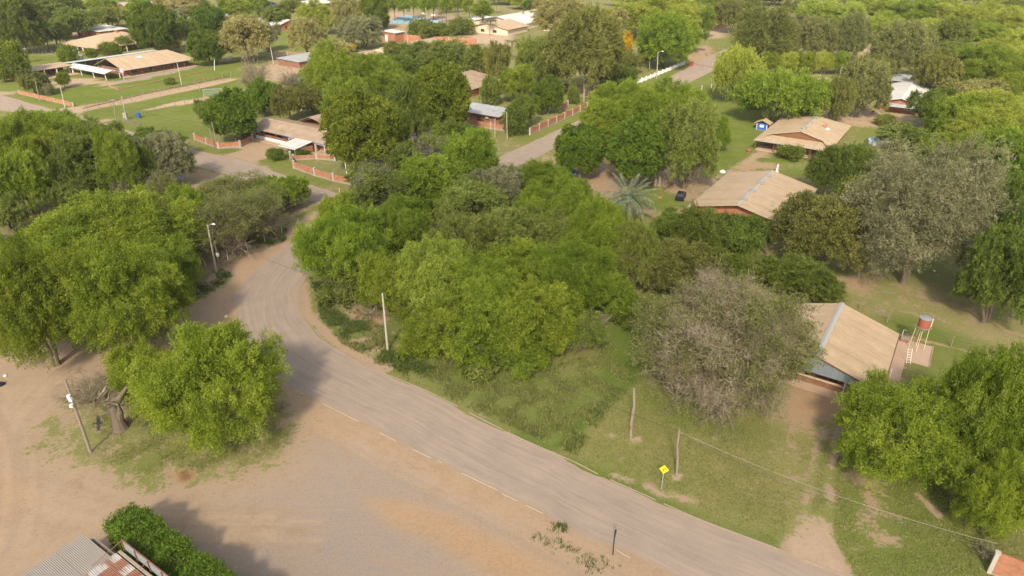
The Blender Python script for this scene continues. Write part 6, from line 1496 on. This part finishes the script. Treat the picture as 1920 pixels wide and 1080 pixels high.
for k, (m_, x_) in enumerate((('blue',-.8),('black',.1),('red',.9))): obj('cloth', MB().lathe([(.55,0),(.5,.35),(.25,.6),(0,.65)], 9, (x_, .1*k)), M[m_], b)
b = thing('statue', "small white figure standing between two tan roofed houses", 'statue', (*G(1456,324), 0)); obj('pedestal', MB().box(-.3,.3,-.3,.3,0,.5), M['white'], b); obj('figure', MB().lathe([(.22,.5),(.28,.9),(.16,1.3),(.26,1.55),(.1,1.75),(.17,1.95),(.1,2.15),(0,2.2)], 10), M['white'], b)
b = thing('planter', "red planter at the corner of the tan gabled house", 'planter', (*G(1404,285), 0)); obj('body', MB().lathe([(0,0),(.5,0),(.7,.6),(.5,.65),(.45,.5),(0,.5)], 12), M['redtank'], b)
b = thing('tyre', "black tyre lying at the left frame edge on the sand", 'tyre', (*G(1,722), 0)); obj('tread', MB().lathe([(.2,.05),(.42,.0),(.5,.08),(.5,.2),(.42,.28),(.2,.23),(.2,.05)], 18), M['rubber'], b)
b = thing('red_ball_chair', "small red object on the sand beside the white roofed house", 'chair', (*G(1636,213), 0)); obj('seat', MB().lathe([(0,.4),(.5,.42),(.65,.8),(.55,.8),(.4,.55),(0,.5)], 10), M['red'], b)
for a in (0, 2.1, 4.2): obj('leg', MB().tube([(.3*math.cos(a),.3*math.sin(a),0),(.35*math.cos(a),.35*math.sin(a),.42)], .04, 4), M['black'], b)
b = thing('dog_kennel', "small white kennel on the lawn behind the round pool", 'kennel', (*G(1662,252), 0), GA); obj('wall', MB().box(-.8,.8,-.7,.7,0,.9), M['white'], b); obj('roof', MB().poly([(-.95,-.85,.9),(.95,-.85,.9),(.95,0,1.3),(-.95,0,1.3)],.05).poly([(-.95,0,1.3),(.95,0,1.3),(.95,.85,.9),(-.95,.85,.9)],.05), M['pink'], b)
b = thing('stump', "two weathered grey stumps beside the path right of the date palm", 'stump', (*G(1232,348), 0))
for x_ in (-.45, .45): obj('post', MB().tube([(x_,0,-.1),(x_+.05,0,1.2),(x_,.05,1.9+.3*x_)], [.4,.33,.28], 8), M['wood'], b)
b = thing('orange_lid', "flat orange lid lying in the grass right of the date palm", 'lid', (*G(1237,370), 0)); obj('disc', MB().lathe([(0,.12),(.45,.1),(.5,.04),(.5,0)], 12), M['brick'], b)
b = thing('tarp', "dark blue tarpaulin heap in the shade under the round mango tree", 'tarpaulin', (*G(1070,328), 0)); obj('sheet', MB().lathe([(2.0,0),(1.7,.7),(1.0,1.2),(0,1.35)], 9), M['blue'], b)
b = thing('stone_ring', "low brick and cloth pile at the end of the veranda terrace", 'pile', (*G(375,150), 0), GA)
for k in range(8): obj('brick', MB().box(-2+k*.55,-1.6+k*.55,-.2,.2,0,.3), M['brick'], b)
b = thing('tin_roof_panel', "crumpled pale metal sheet lying on the roadside bushes", 'metal sheet', (*G(336,345), 0), .2)
obj('sheet', MB().add([(-1.1,-.7,.9),(0,-.8,1.4),(1.1,-.5,1.2),(-1.0,.6,1.3),(.1,.8,1.6),(1.1,.7,1.35)], [(0,1,4,3),(1,2,5,4)]), M['zinc'], b); obj('post', MB().tube([(0,0,0),(0,0,1.35)], .08, 5), M['wood'], b)
# birds
def bird(px, py, z, label, rz, roll):
    x, y = G(px, py, z); b = thing('black_bird', label, 'bird', (x, y, z), rz)
    mb = MB(); mb.tube([(-.38,0,0),(-.28,0,0),(0,0,.02),(.25,0,.03),(.34,0,.05),(.45,0,.03)], [.02,.06,.11,.08,.055,.01], 8); bd = obj('body', mb, M['black'], b); bd.rotation_euler = (roll, 0, 0)
    for s_ in (-1, 1):
        w = MB(); o_ = [(.18,.05),(.24,.40),(.10,.78),(-.06,.86),(-.16,.5),(-.2,.07)]; zz_ = [.03,.16,.10,.08,.14,.02]
        w.add([(a, s_*c_, q) for (a, c_), q in zip(o_, zz_)]+[(a, s_*c_, q-.02) for (a, c_), q in zip(o_, zz_)], [tuple(range(6)), tuple(range(11,5,-1))]+[(i,(i+1)%6,(i+1)%6+6,i+6) for i in range(6)]); obj('wing', w, M['black'], b).rotation_euler = (roll, 0, 0)
    tl = MB(); tl.add([(-.34,-.05,0),(-.34,.05,0),(-.62,.1,0),(-.62,-.1,0)], [(0,1,2,3)]); obj('tail', tl, M['black'], b).rotation_euler = (roll, 0, 0)
bird(185, 793, 5.0, "black bird gliding low over the grassy island left of the forked trunk", .1, 1.05)
# vehicles
def car(label, loc, rz, mat, name='parked_car', van=False):
    c = thing(name, label, 'car', loc, rz, None); L_, Wd_ = 4.4, 1.75
    prof = [(-2.2,.35),(-2.2,.85),(-2.0,.98),(-1.1,1.05),(-.5,1.05),(1.3,1.05),(2.05,.9),(2.2,.75),(2.2,.35)]
    n = len(prof); mb = MB(); vs = [(x_, -Wd_/2, z) for x_, z in prof]+[(x_, Wd_/2, z) for x_, z in prof]; mb.add(vs, [tuple(range(n)), tuple(range(n,2*n))[::-1]]+[(i,i+n,(i+1)%n+n,(i+1)%n) for i in range(n)]); obj('body', mb, M[mat], c)
    pr = [(-1.9,1.051),(-1.35,1.5),(.35,1.52),(1.2,1.051)]; n = 4; mb = MB(); vs = [(x_, -Wd_/2+.08+(z-1.05)*.3, z) for x_, z in pr]+[(x_, Wd_/2-.08-(z-1.05)*.3, z) for x_, z in pr]
    mb.add(vs, [tuple(range(n)), tuple(range(n,2*n))[::-1]]+[(i,i+n,(i+1)%n+n,(i+1)%n) for i in range(n)]); obj('windows', mb, M['glass'], c)
    obj('roof', MB().box(-1.33,.33,-Wd_/2+.24,Wd_/2-.24,1.523,1.56), M[mat], c)
    for x_ in (-1.35, 1.35):
        for y_ in (-.8, .8): w = MB(); w.tube([(x_, y_-.1, .33),(x_, y_+.1, .33)], .33, 14); wo = obj('wheel', w, M['rubber'], c); h_ = MB(); h_.tube([(x_, y_-.12, .33),(x_, y_+.12, .33)], .18, 10); obj('rim', h_, M['zinc'], wo)
    for y_ in (-.6, .6): obj('headlight', MB().box(2.19,2.22,y_-.18,y_+.18,.62,.78), M['white'], c)
    return c
x, y = W(120.5, -300); car("white car parked in the open carport at the left", (x, y, .0), GA-math.pi/2, 'carw').scale = (1.15,)*3
x, y = G(1543, 190); car("blue car half hidden behind the olive tree beside the sandy yard", (x, y, 0), .9, 'carb')
x, y = G(1276, 372); car("dark covered car in front of the vented tan roof", (x, y, 0), 1.2, 'black')
x, y = G(966, 214); car("white car behind the dark bushes in the walled yard", (x, y, 0), .3, 'carw')
# ------------------------------------------------------------------ ground cover
def tufts(name, label, polys, n, hgt, wid, mat, seed, cat='grass'):
    r = np.random.default_rng(seed); out_ = []
    for poly, share in polys:
        pw = np.array([G(*p) for p in poly]); lo, hi = pw.min(0), pw.max(0); k = int(n*share); P = r.uniform(lo, hi, (k*4, 2)); s_ = sdist([tuple(p) for p in pw], P)
        q = 3.2; cl = np.sin(P[:, 0]*1.3+np.sin(P[:, 1]*.7)*2)+np.sin(P[:, 1]*1.1+1.7*np.sin(P[:, 0]*.5)); keep = (s_ > r.exponential(.5, len(P))) & (cl+r.normal(0, .9, len(P)) > .1); out_.append(P[keep][:k])
    P = np.concatenate(out_); P = np.repeat(P, 5, 0); m_ = len(P); P = P+r.normal(0, .14, P.shape); a = r.uniform(0, 6.28, m_); d = np.stack([np.cos(a)*.45, np.sin(a)*.45, np.ones(m_)], 1); h_ = hgt*r.uniform(.4, 1.2, m_)
    b3 = np.concatenate([P, np.zeros((m_, 1))], 1); sv = np.stack([-np.sin(a), np.cos(a), np.zeros(m_)], 1)*wid/2
    T3 = np.stack([b3-sv, b3+sv, b3+d*h_[:, None]], 1); o = obj(name, tri_mesh(name, T3, r.random(m_)), M[mat]); o["kind"] = "stuff"; o["label"] = label; o["category"] = cat; return o
M['tuft'] = leafmat("grass_blade", (.085,.11,.024), (.175,.19,.052), (.285,.26,.10), trans=.25, big=.6)
M['weed'] = leafmat("weed_blade", (.03,.065,.010), (.07,.12,.02), (.13,.16,.04), trans=.25, big=.8)
def lawn(name, label, poly, n, hgt, wid, mat, seed):
    r = np.random.default_rng(seed); pw = np.array([G(*p) for p in poly]); P = r.uniform(pw.min(0), pw.max(0), (n*3, 2)); s_ = sdist([tuple(p) for p in pw], P); P = P[s_ > r.exponential(2.2, len(P))][:n]; gv = A['grass'].reshape(NY, NX)[np.clip(np.searchsorted(gy, P[:, 1]), 0, NY-1), np.clip(np.searchsorted(gx, P[:, 0]), 0, NX-1)]; P = P[gv > .55+.25*r.random(len(P))]
    P = np.repeat(P, 3, 0); m_ = len(P); P = P+r.normal(0, .09, P.shape); a = r.uniform(0, 6.28, m_); d = np.stack([np.cos(a)*.6, np.sin(a)*.6, np.ones(m_)], 1)
    b3 = np.concatenate([P, np.zeros((m_, 1))], 1); sv = np.stack([-np.sin(a), np.cos(a), np.zeros(m_)], 1)*wid/2
    o = obj(name, tri_mesh(name, np.stack([b3-sv, b3+sv, b3+d*(hgt*r.uniform(.4, 1.3, m_))[:, None]], 1), r.random(m_)), M[mat]); o["kind"] = "stuff"; o["label"] = label; o["category"] = "grass"
lawn('lawn_grass', "mown yellowish grass on the lawn behind the yellow road sign", [(1040,850),(1180,700),(1320,740),(1600,780),(1640,960),(1500,1040),(1320,975),(1200,925)], 26000, .10, .07, 'tuft', 21)
lawn('lawn_grass', "grass under and around the mesquites at the lower right", [(1500,840),(1700,860),(1980,960),(1980,1150),(1600,1150),(1510,990)], 13000, .11, .07, 'tuft', 22)
tufts('tall_grass', "tall unmown grass between the road and the central wood", [([(600,600),(640,645),(740,702),(970,810),(1080,858),(1190,715),(1150,640),(1000,700),(860,660),(760,640),(640,560),(590,530)],1.0)], 26000, .34, .07, 'tuft', 1)
tufts('weeds', "dark green weeds on the inner edge of the road bend", [([(580,520),(600,600),(650,640),(700,620),(640,560),(620,530)],.35),([(655,640),(740,695),(800,720),(820,690),(740,660)],.3),([(960,800),(1080,855),(1190,715),(1170,710),(1060,820)],.12)], 9000, .42, .09, 'weed', 2)
tufts('weeds', "scattered weeds on the bare verge left of the road", [([(240,600),(420,500),(440,520),(300,605)],.5),([(490,440),(540,425),(540,450),(500,470)],.2),([(1030,975),(1064,975),(1066,1000),(1025,1000)],.022),([(1000,990),(1180,1060),(1100,1080),(990,1010)],.08)], 2600, .30, .09, 'weed', 3)
tufts('short_grass', "short grass on the island around the forked trunk", [([(180,760),(540,740),(560,830),(420,890),(240,890),(150,850)],1.0)], 5000, .11, .06, 'tuft', 4)
r = random.Random(4); mb = MB()
for k in range(420):                       # loose stones
    px, py = (r.uniform(60, 470), 0); py = 690-(px*.42)+r.gauss(0, 26) if k % 3 else r.uniform(900, 1080); px = px if k % 3 else r.uniform(560, 1200)
    x, y = G(px, py); s_ = r.uniform(.02, .07); mb.add([(x-s_,y,0),(x,y-s_,0),(x+s_,y,0),(x,y+s_,0),(x,y,s_)], [(0,1,4),(1,2,4),(2,3,4),(3,0,4)])
o = obj('loose_stones', mb, M['concd']); o["kind"] = "stuff"; o["label"] = "small loose stones on the sandy yard"; o["category"] = "stones"
for k, (px, py) in enumerate(((10,705),(322,617),(335,592),(222,665),(136,628),(298,596),(215,635),(424,594))):
    x, y = G(px, py); o = tag(obj('litter', MB().lathe([(.22,0),(.25,.08),(.12,.2),(0,.22)], 6), M['white'], None, (x, y, 0)), "white scrap of litter on the sand, "+["at the left frame edge","topmost near the weeds","left of the topmost one","below the dark trunk","at the edge of the mesquite shade","close to the weeds patch","in the middle of the sandy slope","near the road bend"][k], 'litter', "litter on the sandy yard")
# forked trunk on the island
b = thing('forked_trunk', "thick forked bare trunk with pale bark on the grassy island", 'tree trunk', (*G(226,803), 0))
obj('trunk', MB().tube([(0,0,-.2),(0,0,.2),(-.1,.1,1.4),(-.25,.2,2.6),(-.35,.25,3.0)], [1.15,.85,.62,.55,.42], 12), M['bark'], b); obj('limb', MB().tube([(.1,0,.8),(.35,.2,2.2),(.5,.6,3.8),(1.6,1.2,5.2)], [.5,.42,.34,.15], 10), M['bark'], b)
obj('limb', MB().tube([(.5,.6,3.0),(1.3,1.4,3.4),(2.2,1.8,4.6)], [.25,.2,.1], 8), M['bark'], b)

# ------------------------------------------------------------------ thin air haze
m, nt, out = newmat("air_haze"); nt.nodes.remove(out); out = nt.nodes.new("ShaderNodeOutputMaterial")
pv = nt.nodes.new("ShaderNodeVolumePrincipled"); pv.inputs["Color"].default_value = (1, .97, .90, 1); pv.inputs["Density"].default_value = HAZE; pv.inputs["Anisotropy"].default_value = .2
nt.links.new(pv.outputs[0], out.inputs["Volume"])
o = obj('haze', MB().box(-9500, 9500, -9500, 9500, -1.2, 56), m); o["kind"] = "stuff"

# ------------------------------------------------------------------ thin cloud added out of view behind the camera to shade the near village
m, nt, out = newmat("cloud_vapour"); pv = nt.nodes.new("ShaderNodeVolumePrincipled"); pv.inputs["Color"].default_value = (.97, .97, .97, 1); pv.inputs["Density"].default_value = .0035; pv.inputs["Anisotropy"].default_value = .4
nt.links.new(pv.outputs[0], out.inputs["Volume"])
mb = MB(); n1, n2 = 18, 40; rc = random.Random(6)
for i in range(n1+1):
    th = math.pi*i/n1
    for k in range(n2):
        ph = 2*math.pi*k/n2; s_ = 1+.10*math.sin(3*ph+1)+.07*math.sin(5*ph+th*3)+.05*math.sin(9*ph)*math.sin(th)
        mb.v.append((290*s_*math.sin(th)*math.cos(ph), 135*s_*math.sin(th)*math.sin(ph), 38*math.cos(th)*(1+.12*math.sin(4*ph))))
for i in range(n1):
    for k in range(n2): k2 = (k+1) % n2; mb.f.append((i*n2+k, (i+1)*n2+k, (i+1)*n2+k2, i*n2+k2)); mb.m.append(0)
o = obj('cloud', mb, m, None, (-62, -282, 300)); o["kind"] = "structure"
